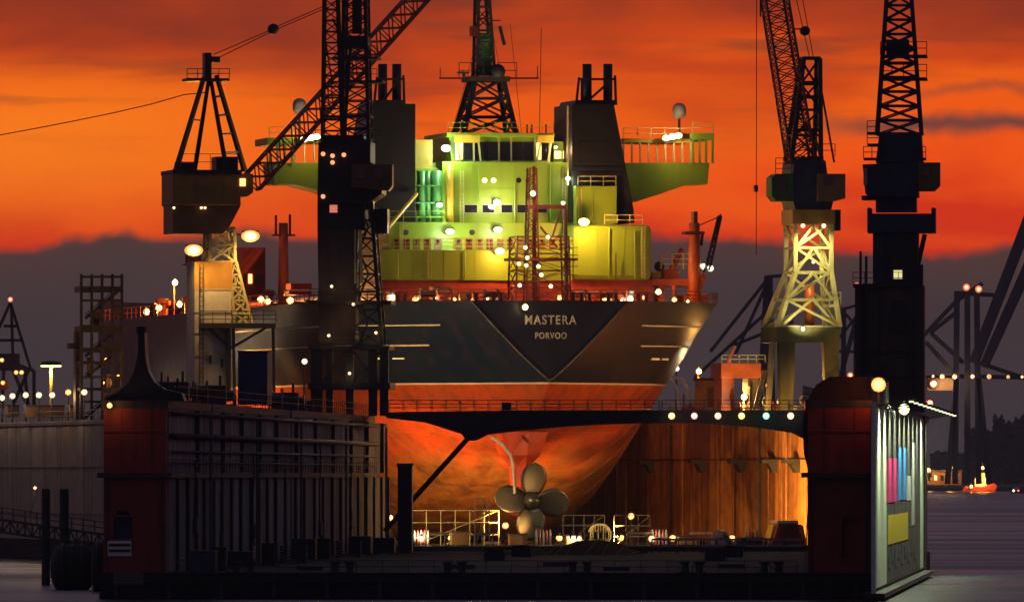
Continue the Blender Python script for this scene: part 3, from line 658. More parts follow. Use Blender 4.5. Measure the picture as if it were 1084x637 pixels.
# pilot house with canted windows
ph = G(SH).pextr([(478, 172.5), (582, 172.5), (585, 144), (475, 144)], 29.6, 40).build('pilot_house', green, tower)
G(SH).pbox(473, 141, 587, 145, 28.6, 41).build('pilot_house_roof', green, ph, bevel=.05)
G(SH).pbox(476, 171.5, 584, 174.5, 28.7, 29.7).build('window_sill', cream, ph)
for u0, u1, m_ in ((482, 490, lit), (491.5, 500, glass), (502.5, 514, glass), (516, 527, glass), (529, 540, glass), (542, 553, glass), (555, 564, glass), (568, 573, lit), (574, 580, glass)):
    win(u0, 151, u1, 169, 29.55, ph, m_, steelb)
for u in (501.3, 528, 541, 566.5): G(SH).pbar((u, 146, 29.3), (u+.4, 172, 29.3), .11).build('mullion', cream, ph)
for a, b in (((482, 147), (488, 172)), ((506, 147), (509, 172)), ((573, 147), (568, 172)), ((584, 147), (580, 172))):
    G(SH).pbar((*a, 28.9), (*b, 28.9), .13).build('canted_frame', cream, ph)
for u0, u1 in ((481, 508), (569, 586)): G(SH).pbox(u0, 143, u1, 151, 28.5, 28.8).build('window_visor', yell, ph)
# bridge wings
for sgn in (-1, 1):
    if sgn > 0: gt = [(585, 172.5), (735, 172.5), (751, 172.5), (749, 195), (728, 195), (700, 205), (672, 214), (655, 214), (640, 196), (600, 190)]
    else: gt = [(475, 172.5), (308, 172.5), (289, 172.5), (291, 195), (312, 195), (340, 202), (368, 212), (385, 214), (400, 196), (440, 190)]
    w = G(SH).pextr(gt, 31, 37).build('bridge_wing', green, ship, label='green cantilevered bridge wing')
    cabp = [(733, 172.6), (751, 172.6), (755, 142), (732, 142)] if sgn > 0 else [(308, 172.6), (289, 172.6), (285, 147), (310, 147)]
    uu = (733, 755) if sgn > 0 else (285, 310); vt = 142 if sgn > 0 else 147
    G(SH).pbox(uu[0]-2, vt-1, uu[1]+1, vt+6, 30.6, 38).build('wing_cab_roof', green, w)
    for k in range(4):
        uc = uu[0]+(uu[1]-uu[0])*(k+.1)/3.2; G(SH).pbar((uc, vt+5, 30.9), (uc, 173, 30.9), .17).build('cab_post', green, w); G(SH).pbar((uc, vt+5, 37.5), (uc, 173, 37.5), .17).build('cab_post', green, w)
    ra, rb = (660, 731) if sgn > 0 else (312, 395); r0, r1 = (SH.p(ra, 172, 31.1), SH.p(rb, 172, 31.1))
    # glazed gangway between the house and the wing cab: posts, roof beam, open bays
    G(SH).pbox(ra, 147, rb, 151, 31, 37).build('gangway_roof', yell if sgn > 0 else green, w)
    for k in range(9):
        uc = ra+(rb-ra)*k/8; G(SH).pbar((uc, 150, 31.1), (uc, 173, 31.1), .13).build('gangway_post', cream, w)
    G().rail([SH.p(ra, 147, 31.2), SH.p(uu[0] if sgn > 0 else uu[1], 147, 31.2)], 1.1, 1.4, .05).build('railing', cream, w)
    G().rail([SH.p(uu[0], vt-1, 31), SH.p(uu[1], vt-1, 31)], 1.1, 1.4, .05).build('railing', cream, w)
    q = SH.p(719, 118, 33) if sgn > 0 else SH.p(317, 113, 33)
    r_ = G().bar(q, (q.x, q.y, SH.z(148, 33)), .16).build('radome_post', steel, w); G().lathe([(.35, -.75), (.68, -.4), (.72, .1), (.6, .6), (.25, .85)], 14, q).build('radome', conc, r_, True)
    fl = (712, 145) if sgn > 0 else (329, 146)
    for du in (-7, 0, 6): flood(w, tuple(SH.p(fl[0]+du, fl[1]-du*.2, 30.2)), WARM, 500 if du == 0 else 0, .42, .3, 45, (0, -1.2, .2))
for u0, u1 in ((587, 594), (596, 603)): win(u0, 160, u1, 168, 29.9, ship, lit, green)
G(SH).pbox(586, 150, 606, 173, 30, 37).build('wing_door_house', green, tower)
# mast
ms = G(SH).plat((491, 547, 143), (503, 533, 84), 31, 36.5, 3, .30, .13, True, 32.5, 35.2).build('mast', steel, ship, label='dark lattice signal mast with yardarm')
G(SH).pbox(497, 81, 540, 86, 31.8, 36.2).build('mast_platform', steel, ms)
G(SH).plat((505, 524, 82), (507, 517, -18), 32.8, 34.8, 8, .20, .09).build('topmast', steel, ms)
G(SH).pbox(507, 35, 520, 80, 33.2, 34.4).build('mast_trunk', greend, ms)
G(SH).pbar((465, 83, 33), (570, 83, 33), .12).build('yardarm', steel, ms)
for u, v in ((466, 72), (569, 70), (490, 74), (500, 66)): G(SH).pbar((u, 84, 33), (u, v, 33), .06).build('yard_post', steel, ms)
G(SH).rail([SH.p(486, 83, 32), SH.p(512, 83, 32)], 1.6, 1, .05).rail([SH.p(527, 83, 32), SH.p(547, 83, 32)], 1.6, 1, .05).build('mast_railing', steel, ms)
G(SH).pbox(485, 76, 497, 78, 31, 31.5).pbar((491, 82, 31.3), (491, 77, 31.3), .2).build('radar_scanner', steel, ms)
G(SH).ball(SH.p(527, 76, 32), .8).build('radome', steel, ms, True); G(SH).pbox(499, 28, 506, 38, 32, 33).build('signal_box', redlat, ms)
G(SH).pbar((519, 22, 33), (530, 22, 33), .08).pbar((529, 28, 33), (534, 48, 33), .22).build('gaff', steel, ms)
G(SH).pbar((573, 30, 33), (571, 141, 33), .045).build('whip_aerial', steel, ms)
for a, b in (((540, 25), (552, 141)), ((500, 60), (478, 141)), ((519, 22), (543, 141))): G(SH).pbar((*a, 33.5), (*b, 34), .03).build('stay_wire', rope, ms)
G(SH).rail([SH.p(475, 141, 29), SH.p(586, 141, 29)], 1.1, 1.2, .04).build('roof_railing', green, ph)
for u in (483, 558, 563, 578): G(SH).pbar((u, 141, 30), (u, 132, 30), .1).build('aerial', steel, ph)
# funnels
for sgn in (-1, 1):
    if sgn > 0: prof = [(605, 236), (672, 236), (671, 222), (650, 110), (606, 110)]; tops = (621.5, 643.5); fr_ = (610, 652)
    else: prof = [(374, 236), (440, 236), (440, 110), (395, 110), (376, 222)]; tops = (405, 420); fr_ = (396, 428)
    f_ = G(SH).pextr(prof, 25.5 if sgn > 0 else 26.5, 35).build('funnel', funm, ship, label='black funnel casing with twin exhaust pipes', bevel=.08)
    G(SH).pextr([(fr_[0]-2, 111), (fr_[1]+2, 111), (fr_[1], 106), (fr_[0], 106)], 26.5, 34.5).build('funnel_cap', black, f_)
    for u in tops: G(SH).bar(SH.p(u, 112, 29), SH.p(u, 68, 29), .48, None, 12).build('exhaust_pipe', black, f_, True)
    fy = 27.2
    for yq in (fy, fy+5):
      g = G(SH)
      for a, b in (((fr_[0], 110), (fr_[0]+3, 82)), ((fr_[1], 110), (fr_[1]-1, 80)), ((fr_[0]+2, 84), (fr_[1]-1, 84)), ((tops[0], 108), (tops[1], 88)), ((fr_[0]+6, 110), (fr_[0]+6, 84)), ((fr_[1]-6, 110), (fr_[1]-6, 84))):
          g.pbar((*a, yq), (*b, yq), .16)
      g.build('pipe_frame', black, f_)
    if sgn > 0:
        G(SH).pbar((601, 112, 25.4), (601, 196, 25.4), .12).build('drain_pipe', cream, f_)
        G(SH).pbox(614, 150, 626, 172, 25.42, 25.5).build('louvre', black, f_); G(SH).pbox(630, 150, 642, 172, 25.42, 25.5).build('louvre', black, f_)
# lamps of the ship
for u, v, y, c, w_, h_ in ((472, 157, 28.0, MERC, 1200, .5), (526, 214, 26.9, WHITE, 650, .4), (476, 245, 24.0, MERC, 650, .42), (465, 217, 26.4, MERC, 300, .35), (527, 243, 24.2, WHITE, 560, .42),
                           (529, 266, 20.4, SOD, 1400, .5), (618, 235, 19.6, SOD, 3200, .55), (601, 189, 26.5, MERC, 150, .3), (588, 156, 28.8, WARM, 300, .2)):
    flood(ship, tuple(SH.p(u, v, y)), c, w_, h_, h_*.7, 55, (0, -1.6, -.3))
for u, v, y, c, w_ in ((414, 315, 19, WARM, 400), (441, 318, 17, SOD, 400), (667, 316, 14, MERC, 250), (697, 309, 18, WARM, 120), (556, 325, -.9, WARM, 110), (744, 320, 22, WARM, 120)):
    bulb(ship, tuple(SH.p(u, v, y)), c, w_, .42 if u < 450 else .3, 45)
G(SH).pbox(410, 309, 419, 321, 19.6, 20.4).build('lamp_board', conc, ship); G(SH).pbox(662, 308, 671, 323, 14.6, 15.2).build('lamp_board', conc, ship)
# ladders, pipes, doors and rust-prone fittings on the blank walls
for u, v0_, v1_, yy, pr in ((489, 236, 180, 27.2, tower), (597, 236, 178, 27.2, tower), (425, 264, 238, 24.8, gal), (681, 295, 240, 20.8, strb), (455, 295, 267, 21.1, mezz), (614, 236, 199, 23.8, cas)):
    g = G(SH)
    for du in (-1.6, 1.6): g.pbar((u+du, v0_, yy), (u+du, v1_, yy), .045)
    for j in range(int((v0_-v1_)/4)): g.pbar((u-1.6, v0_-2-4*j, yy), (u+1.6, v0_-2-4*j, yy), .03)
    g.build('ladder', cream, pr)
for u, v0_, v1_, yy, pr in ((507, 214, 176, 27.2, tower), (545, 236, 196, 27.2, tower), (583, 236, 176, 27.1, tower), (421, 295, 267, 21.1, mezz), (492, 295, 267, 21.1, mezz), (645, 295, 242, 20.8, strb), (672, 295, 244, 20.8, strb), (628, 237, 200, 23.8, cas)):
    G(SH).pbar((u, v0_, yy), (u, v1_, yy), .09, None, 6).build('wall_pipe', green, pr)
G(SH).pbar((405, 248, 22), (441, 205, 26), .22, None, 6).build('diagonal_strut', yell, gal)
G(SH).pbar((652, 268, 20.4), (652, 296, 20.4), .06).build('flagstaff', steel, strb)
for v in (231, 206): G(SH).rail([SH.p(470, v, 27.3), SH.p(606, v, 27.3)], .5, 2.5, .03, 1).build('grab_rail', green, tower)
for i, u in enumerate((462, 481, 497, 516, 535, 592, 606, 622, 640, 658, 682, 714, 728)): bulb(ship, tuple(SH.p(u, 315+(i*7) % 5, 12+(i*5) % 7)), SOD if i % 3 else WARM, 90, .14+.05*(i % 3), 6)
# -------- red stern mast with lifting frames
sm = G(SH).plat((557, 571, 322), (561, 568, 178), 6, 7.4, 12, .11, .05).build('stern_mast', redlat, ship, label='dark red lattice stern mast hung with lamps')
G(SH).pbar((565, 322, 6.7), (565, 176, 6.7), .18, .14, 8).build('mast_pole', redlat, sm)
G(SH).pbox(561, 217, 600, 221, 6.4, 7.0).build('cross_arm', redlat, sm)
G(SH).plat((546, 604, 322), (548, 602, 250), 5.5, 9.5, 4, .11, .055, True).build('lifting_frame', redlat, sm)
G(SH).pbar((598, 216, 6.7), (600, 322, 6.7), .2, None, 6).pbar((594, 222, 6.6), (585, 250, 6.6), .12).pbar((572, 240, 6.6), (590, 262, 6.6), .14).build('davit_leg', redlat, sm)
G(SH).pbox(543, 273, 612, 275.5, 5.2, 9.8).build('mast_gallery', redlat, sm)
for u, v in ((612, 262), (612, 270), (612, 282), (612, 291)): G(SH).pbar((u-16, v, 5.6), (u, v, 5.6), .06).build('step_bar', steel, sm)
for u, v, w_, s_ in ((564, 205, 700, 45), (558, 273, 50, 50), (570, 282, 50, 50), (573, 291, 45, 22), (550, 302, 45, 30), (583, 303, 60, 36), (549, 279, 0, 22), (557, 281, 0, 16), (580, 251, 60, 20), (596, 215, 60, 26), (556, 262, 60, 14)):
    bulb(sm, tuple(SH.p(u, v, 4.9)), (1, .62, .32), w_, .26 if w_ > 100 else .2, s_)
# -------- aft deck machinery
for i, u in enumerate((452, 470, 508, 520, 612, 628, 642, 655)):
    y = random.uniform(9, 15); q = SH.p(u, 321, y); w = G()
    w.box(q.x-.9, q.x+.9, y-.5, y+.5, ZD, ZD+.25)
    for dx in (-.75, .65): w.box(q.x+dx, q.x+dx+.15, y-.5, y+.5, ZD, ZD+1.25)
    w.lathe([(.62, -.7), (.62, -.6), (.34, -.58), (.34, .58), (.62, .6), (.62, .7)], 12, (q.x, y, ZD+.8), 'x'); w.build('mooring_winch', shred if i % 3 else brown, ship)
for u0, v0, u1, m_ in ((458, 303, 480, must), (530, 311, 543, shred), (487, 309, 503, brown), (676, 311, 688, shred)):
    G(SH).pbox(u0, v0, u1, 323, 16, 18).build('deck_locker', m_, ship, bevel=.05)
for u in (425, 500, 527, 603, 620, 648, 680):
    y = random.uniform(4, 12); q = SH.p(u, 320, y)
    for dx in (-.4, .4): pass
    G().lathe([(.3, 0), (.22, .15), (.2, .75), (.3, .8), (.3, .95)], 10, (q.x-.4, y, ZD)).lathe([(.3, 0), (.22, .15), (.2, .75), (.3, .8), (.3, .95)], 10, (q.x+.4, y, ZD)).build('bollard', redlat, ship)
# -------- orange deck crane and tanks at the right quarter
cr = G(SH).bar(SH.p(735, 325, 20), SH.p(735, 236, 20), .72, .55, 12).build('deck_crane', orng, ship, True, 'orange deck crane post with raised dark jib')
G(SH).pbar((735, 236, 20), (735, 224, 20), .35, None, 8).pbox(726, 245, 746, 248, 19, 21).build('crane_head', redlat, cr)
G(SH).boom(SH.p(749, 285, 20.5), SH.p(762, 229, 20.5), .22, .16, 6, .10, .06).pbar((745, 288, 20.5), (763, 227, 20.5), .14).build('jib', steel, cr)
G(SH).pbar((737, 240, 20.5), (762, 229, 20.5), .07).pbar((744, 245, 20.5), (742, 260, 20.5), .18).build('luffing_rope', steel, cr)
G(SH).pextr([(735, 322), (748, 295), (745, 288), (738, 300)], 19.6, 20.4).build('crane_bracket', orng, cr)
for u0, v0, u1, v1, y0, y1, m_ in ((690, 295, 732, 303, 22, 26, orng), (697, 302, 704, 325, 22, 24, orng), (713, 302, 716, 325, 21, 22, orng), (703, 285, 720, 296, 23, 26, orng), (724, 312, 750, 327, 21, 27, orng), (690, 288, 700, 296, 22.5, 25, must)):
    G(SH).pbox(u0, v0, u1, v1, y0, y1).build('deck_house', m_, ship, bevel=.08)
G(SH).pbar((709, 290, 23), (722, 263, 23), .35, .25, 8).build('ventilator', orng, ship); G(SH).rail([SH.p(700, 285, 22.4), SH.p(735, 285, 22.4)], 1.6, .9, .07, 3).build('railing', yell, ship)
G(SH).ball(SH.p(698, 282, 23), .55).build('searchlight', black, ship, True)
for u, v in ((745, 282), (752, 284)): bulb(ship, tuple(SH.p(u, v, 21)), WHITE, 120, .3, 40)
# -------- long cargo deck receding to the bow on the left: pipes, posts, forward house
g = G()
for x in (-9, -7.5, -6, -4): g.bar((x, 50, ZD+1.4), (x, 165, ZD+1.4), .3, None, 6)
g.build('cargo_pipes', shred, ship)
for k in range(9): G().box(-12, -1, 60+k*11.5, 60.6+k*11.5, ZD, ZD+1.2).build('pipe_support', shred, ship)
for k in range(6):
    y = 70+k*14; G().lathe([(.5, 0), (.5, 1.5), (.8, 1.7), (.8, 2.1), (.2, 2.3)], 10, (-17+random.uniform(-2, 2), y, ZD)).build('tank_vent', orng, ship)
def kingpost(u, v, y, r):
    q = SH.p(u, v, y); k = G().bar((q.x, y, ZD), q, r, r*.8, 10).build('king_post', orng, ship, True)
    G().box(q.x-1.2, q.x+1.2, y-.4, y+.4, q.z-1.4, q.z-1.2).box(q.x-.9, q.x-.7, y-.2, y+.2, q.z-1.2, q.z+.8).box(q.x+.6, q.x+.8, y-.2, y+.2, q.z-1.2, q.z+.9).build('post_head', redlat, k)
kingpost(300, 236, 62, .6); kingpost(205, 268, 95, .8)
hs = G(SH).pbox(256, 262, 281, 318, 70, 76).build('pump_house', shred, ship)
for k in range(4): G(SH).pbox(257+6*k, 290, 261+6*k, 300, 69.85, 69.98).build('window', lit if k == 1 else brown, hs)
bwk = G(); ys2 = (225, 230, 234, 238, 241, 244)
for u0, v0, u1, v1, y in ((308, 300, 330, 306, 50), (306, 308, 330, 312, 46)): G(SH).pbox(u0, v0, u1, v1, y, y+3).build('pipe_manifold', shred, ship)
for i, (u, v) in enumerate(((276, 317), (283, 319), (307, 318), (325, 326), (168, 326), (190, 322), (155, 330))):
    bulb(ship, tuple(SH.p(u, v, (55, 52, 48, 38, 118, 105, 130)[i])), SOD if i != 3 else WARM, (900, 900, 900, 1200, 1200, 1200, 1200)[i], .34, 40)
for y in (100, 118, 138): bulb(ship, (-15, y, ZD+4.2), SOD, 7000, .3, 40); G().bar((-15, y+.5, ZD), (-15, y+.5, ZD+4.8), .09).build('lamp_post', orng, ship)
# ================================================================== cranes
# ---- crane with the mustard house (stands on the rear dock's tan wall)
KA = Fr(RD.X, RD.Y, 0, 11.31)
YA = RD.y_of(236, -31.4)
ca = thing('dock_crane', 'mustard house dock crane with A-frame and two blazing floodlights', 'crane', KA)
def A(): return G(KA)
A().pbox(183, 183, 255, 217, YA-3, YA+4).build('machine_house', must, ca, bevel=.1)
A().pbox(183, 180, 256, 184, YA-3.2, YA+4.2).build('house_roof', steel, ca)
cb = A().pextr([(255, 184), (268, 184), (268, 204), (262, 208), (255, 208)], YA-3, YA).build('driver_cab', must, ca); A().pbox(254, 189, 260, 197, YA-3.12, YA-3.0).build('window', lit, cb)
A().pextr([(183, 217.5), (255, 217.5), (243, 240), (236, 247), (183, 247)], YA-2.4, YA+3.4).build('slewing_base', brown, ca)
for u in (184, 213, 217): bulb(ca, tuple(KA.p(u, 220, YA-2.9)), WARM, 0, .14, 6)
g = A()
for a, b in (((186, 181), (216, 82)), ((206, 181), (221, 84)), ((240, 181), (223, 84)), ((259, 181), (229, 80))):
    g.pbar((*a, YA-2 if a[0] in (186, 240) else YA+3), (*b, YA+.5), .30, .24)
for t in (.2, .4, .6, .8): g.pbar((240-17*t, 181-97*t, YA-2+2*t), (259-30*t, 181-100*t, YA+3-2*t), .13)
for t in (.55,): g.pbar((186+30*t, 181-99*t, YA-2), (206+15*t, 181-97*t, YA+2), .1)
g.build('a_frame', black, ca)
A().pbox(217, 56, 224, 84, YA-.3, YA+1.3).pbox(224, 60, 233, 66, YA-.2, YA+1).build('frame_head', black, ca)
A().pbox(198, 83, 243, 85.5, YA-1, YA+2).build('head_platform', black, ca); A().rail([KA.p(198, 83, YA-1), KA.p(243, 83, YA-1)], .95, 1, .05).build('platform_railing', black, ca)
A().pbox(188, 172, 208, 181, YA-1, YA+1).pbox(229, 166, 252, 181, YA-1, YA+2).build('rope_winch', black, ca); A().rail([KA.p(190, 180, YA-2.8), KA.p(255, 180, YA-2.8)], 1.6, 1.3, .04).build('railing', black, ca)
A().plat((222, 249, 277), (223, 248, 241), YA-2.2, YA+1.2, 2, .22, .13, True).build('slewing_neck', cream, ca)
A().pbox(206, 277, 245, 415, YA-2.4, YA+2.5).build('plated_leg', conc, ca, bevel=.06); A().pbox(206, 277, 246, 306, YA-2.45, YA-2.4).build('leg_head', must, ca)
for v in (306, 330, 352, 376): A().pbox(206, v, 245, v+.7, YA-2.47, YA-2.4).build('plate_joint', conc, ca)
A().plat((248, 268, 345), (244, 250, 277), YA-2, YA+1.5, 5, .19, .10, True).build('stair_tower', cream, ca)
A().pbox(212, 342, 292, 347, YA-3.4, YA-1.5).build('gallery', steel, ca); A().rail([KA.p(212, 342, YA-3.4), KA.p(292, 342, YA-3.4)], 1.2, 1.2, .05, 3).build('gallery_railing', steel, ca)
A().pbar((222, 347, YA-2.6), (243, 368, YA-2.6), .18).pbar((281, 347, YA-2.6), (245, 368, YA-2.6), .18).pbar((241, 347, YA-2.6), (241, 415, YA-2.6), .24).pbar((247, 347, YA-2.6), (248, 415, YA-2.6), .2).pbar((289, 347, YA-2.6), (290, 415, YA-2.6), .2).build('gallery_brace', steel, ca)
A().boom(KA.p(266, 194, YA), KA.p(484, -48, YA+1), 1.0, .9, 17, .15, .085, True).build('jib', redlat, ca)
P_ = KA.p(484, -48, YA+1)
for a, b in (((226, 58), (289, 31)), ((228, 63), (289, 33)), ((289, 30), (480, -52)), ((289, 33), (482, -50))): A().pbar((*a, YA+.4), (*b, YA+.6), .06).build('stay_rope', rope, ca)
A().lathe([(.25, -.5), (.55, -.3), (.55, .3), (.25, .5)], 10, KA.p(289, 31, YA+.5), 'y').build('rope_block', black, ca)
A().path([KA.p(u, 98+45*(max(0,200-u)/200)**.8 if u > 0 else 143+(-u)*.32+(-u)**2*.0009, YA+.5) for u in (219, 195, 160, 120, 80, 40, 0, -60, -140, -240, -360)], .07, 4).build('ground_cable', rope, ca)
for u, v, dx in ((205, 265, 0), (265, 250, 0)):
    A().pbar((u, v+3, YA-2.8), (236, v-8, YA-1.5), .09).build('lamp_arm', steel, ca)
    flood(ca, tuple(KA.p(u, v, YA-3.2)), (1, .55, .14), 0, .95, .6, 9)
    light(ca, tuple(KA.p(u, v+4, YA-5)), (1, .55, .16), 2600, .8, 'floodlight_glow', 150, tuple(KA.p(u, v+120, YA-4)))
light(ca, tuple(KA.p(262, 262, YA-2.6)), (1, .62, .2), 380, .3, 'floodlight_spill')

# ---- tall dark crane on the front dock's ribbed wall
YBc = D1.y_of(370, -26.6)
cbn = thing('dock_crane', 'tall black lattice crane on the ribbed grey dock wall', 'crane', D1)
def B(): return G(D1)
y = YBc
B().plat((341, 362, 150), (343, 356, -25), y-1, y+1, 15, .20, .08).build('jib', black, cbn)
B().plat((362, 390, 150), (364, 386, -25), y-2, y+2, 12, .24, .09, True).build('mast_tower', black, cbn)
B().pbox(363, 38, 389, 51, y-2.3, y+2.3).build('mast_platform', black, cbn)
for v, u0, u1 in ((60, 352, 400), (85, 364, 405), (122, 340, 392)): B().pbox(u0, v, u1, v+2.5, y-2.2, y+2.2).build('cross_beam', black, cbn)
B().pbar((378, 0, y-1), (378, 36, y-1), .5, None, 8).build('rope_drum_stack', black, cbn)
B().pbar((352, 20, y), (364, 44, y), .14).pbar((352, 90, y), (344, 40, y), .1).pbar((371, 50, y-2), (364, 150, y-2), .22).build('tie_bar', black, cbn)
B().rail([D1.p(389, 84, y-2), D1.p(399, 84, y-2)], 1, .8, .04).build('platform_railing', black, cbn); B().rail([D1.p(390, 60, y-2), D1.p(400, 60, y-2)], 1, .8, .04).build('platform_railing', black, cbn)
B().pextr([(337, 150), (392, 150), (392, 172), (404, 178), (404, 205), (388, 216), (336, 216)], y-3, y+3.5).build('machine_house', black, cbn)
B().pbox(340, 143, 385, 151, y-2, y+2.5).build('winch_bed', black, cbn); B().rail([D1.p(334, 150, y-3), D1.p(404, 150, y-3)], 1.1, 1, .045).build('house_railing', black, cbn)
cab = B().pextr([(372, 174), (415, 174), (415, 197), (411, 202), (372, 198)], y-4, y-1.5).build('driver_cab', brown, cbn)
for u in (377, 396): B().pbox(u, 180, u+9, 189, y-4.1, y-4).build('window', glass, cab)
for u, v in ((342, 163), (352, 165), (364, 164), (342, 208), (352, 172)): bulb(cbn, tuple(D1.p(u, v, y-3.4)), (1, .5, .3), 0, .2, 2.5)
B().pbox(336, 216, 386, 243, y-2.4, y+2.6).build('slewing_ring_house', steel, cbn)
B().pbox(349, 217, 357, 225, y-2.55, y-2.4).build('window', emit('dim_red_window', (1, .25, .15), .7), cbn)
B().pbox(393, 221, 410, 247, y-1.5, y+1.5).pbox(385, 212, 395, 222, y-1, y+1).build('counterweight', black, cbn)
B().pextr([(336, 243), (377, 243), (376, 365), (338, 365)], y-2.2, y+2.4).build('plated_column', mat('column_brown', (.095, .050, .034), .6, 0, .3, .5, .5, (.03, .02, .018)), cbn)
B().plat((374, 404, 365), (378, 393, 214), y-2, y+2, 8, .26, .10).build('stair_tower', black, cbn)
for k in range(6): B().pbar((380+(k % 2)*10, 215+k*25, y-1), (390-(k % 2)*10, 240+k*25, y-1), .13).build('stair_flight', steel, cbn)
B().pbar((381, 240, y-2.2), (383, 300, y-2.2), .16, None, 6).pbar((376, 240, y-2.3), (376, 300, y-2.3), .1, None, 6).build('cable_pipe', cream, cbn)
for v, u0, u1 in ((318, 328, 414), (366, 326, 412)):
    B().pbox(u0, v, u1, v+4, y-3.2, y+4).build('portal_platform', steel, cbn); B().rail([D1.p(u0, v, y-3.2), D1.p(u1, v, y-3.2)], 1.1, 1, .05).build('platform_railing', steel, cbn)
for u0, u1 in ((329, 341), (345, 352), (366, 374), (390, 399), (402, 411)):
    for yy in (y-3, y+2.6): B().pbox(u0, 370, u1, 440 if u1 < 395 else 440, yy, yy+1).build('portal_leg', steel, cbn)
for a, b in (((341, 372), (366, 405)), ((366, 372), (341, 405)), ((374, 372), (402, 410)), ((402, 372), (374, 410))): B().pbar((*a, y-2.8), (*b, y-2.8), .14).build('portal_brace', steel, cbn)
B().pbox(326, 405, 413, 412, y-3.4, y+4).build('portal_sill', steel, cbn)
for u, v in ((351, 303), (374, 322), (398, 352), (370, 395), (348, 355)): bulb(cbn, tuple(D1.p(u, v, y-3.6)), WARM, 25, .14, 2)

# ---- crane with the brightly lit cream lattice tower (rear dock, right wall)
YC = RD.y_of(856, 31.4)
cc = thing('dock_crane', 'dock crane on a brightly lit cream lattice tower, jib raised', 'crane', RD)
def Cc(): return G(RD)
y = YC
Cc().plat((842, 880, 288), (842, 880, 236), y-2.2, y+2.2, 2, .30, .17, False).build('tower_top', cream, cc)
for va, vb in ((288, 262), (262, 238)):
    for yy in (y-2.2, y+2.2):
        for uu in (843, 879): Cc().pbar((uu, va, yy), (861, vb, yy), .2).build('tower_brace', cream, cc)
Cc().plat((823, 889, 346), (842, 880, 288), y-3.4, y+3.4, 2, .32, .18, False, y-2.2, y+2.2).build('tower_foot', cream, cc)
for yy in (y-2.9, y+2.9):
    for a, b in (((826, 346), (860, 316)), ((886, 346), (860, 316)), ((832, 317), (861, 289)), ((881, 317), (861, 289))): Cc().pbar((*a, yy), (*b, yy), .2).build('tower_brace', cream, cc)
Cc().bar(RD.p(857, 346, y), RD.p(857, 300, y), .5, None, 10).build('centre_pipe', orng, cc, True)
Cc().pbox(839, 222, 884, 237, y-2.6, y+2.6).build('slewing_ring', must, cc); Cc().pbox(884, 222, 890, 244, y-1, y+1).build('hose_reel', steel, cc)
Cc().pextr([(841, 170), (874, 170), (876, 185), (884, 205), (880, 222), (842, 222), (838, 205)], y-2.4, y+3).build('machine_house', steelb, cc)
c1 = Cc().pextr([(817, 188), (822, 184), (840, 184), (840, 213), (822, 213), (817, 207)], y-2.6, y).build('green_cab', mat('dim_green', (.03, .075, .02), .6), cc); Cc().pbox(822, 188, 832, 203, y-2.72, y-2.6).build('window', glass, c1)
c2 = Cc().pextr([(866, 184), (895, 184), (895, 210), (884, 213), (866, 213)], y-3, y+1).build('counterweight_box', brown, cc); Cc().pbox(872, 188, 881, 196, y-3.1, y-3).build('window', glass, c2)
Cc().pbox(846, 166, 872, 172, y-1, y+2).build('winch_bed', black, cc); Cc().rail([RD.p(821, 184, y-2), RD.p(838, 184, y-2)], 1.6, .9, .05, 3).build('cab_railing', redlat, cc)
Cc().rail([RD.p(855, 166, y-1), RD.p(884, 166, y-1)], 1.3, 1, .05).build('house_railing', black, cc)
Cc().boom(RD.p(848, 172, y-.5), RD.p(812, -50, y-.5), 1.25, 1.15, 18, .16, .075, True).build('jib', redlat, cc)
Cc().plat((838, 869, 170), (851, 868, 62), y-1.2, y+1.8, 4, .30, .14, False, y-.5, y+1).build('a_frame', black, cc)
for v, u0, u1 in ((60, 851, 869), (86, 846, 871), (101, 845, 870), (136, 842, 870)): Cc().pbox(u0, v, u1, v+3, y-.8, y+1.3).build('frame_tie', black, cc)
Cc().pbar((870, 98, y+.5), (883, 172, y+.8), .13).build('back_stay', redlat, cc)
for a, b in (((857, 61), (834, -40)), ((861, 61), (846, -20))): Cc().pbar((*a, y), (*b, y), .05).build('luffing_rope', rope, cc)
Cc().pbar((838, 31, y), (850, 31, y), .1).lathe([(.2, -.5), (.5, -.35), (.5, .35), (.2, .5)], 10, RD.p(852, 33, y), 'y').build('sheave_block', black, cc)
Cc().pbar((801, -55, y-.5), (800.5, 270, y-.5), .05).build('hoist_rope', rope, cc); Cc().pbar((805, -30, y-.5), (805, 18, y-.5), .10).build('fly_jib_end', black, cc); Cc().pbox(799, 196, 802.5, 203, y-.8, y-.2).build('hook_block', black, cc)
Cc().pbox(822, 346, 889, 362, y-3.6, y+3.6).build('portal_beam', mat('portal_olive', (.14, .14, .06), .55, 0, .25, .6, .4, (.06, .05, .02)), cc)
for u0, u1 in ((825, 842), (872, 888)):
    for yy in (y-3.4, y+2.2): Cc().pextr([(u0, 362), (u1, 362), (u1-3 if u0 < 850 else u1, 445), (u0+2 if u0 < 850 else u0+3, 445)], yy, yy+1.2).build('portal_leg', MT['portal_olive'], cc)
Cc().pbar((818, 362, y-3), (812, 440, y-3), .35, None, 6).build('stair_pipe', cream, cc)
Cc().pbox(878, 322, 890, 325, y-3, y).build('side_balcony', cream, cc); Cc().rail([RD.p(878, 322, y-3), RD.p(890, 322, y-3)], 1.2, .6, .06).build('balcony_railing', cream, cc)
for uu in (850, 872): bulb(cc, tuple(RD.p(uu, 239, y-2.9)), (1, .92, .45), 0, .22, 45)
for du, v_ in ((-22, 262), (14, 262), (0, 318)): pass
light(cc, tuple(RD.p(861, 240, y-4.6)), (1, .9, .40), 2600, .4, 'tower_flood', 110, tuple(RD.p(861, 300, y-1)))
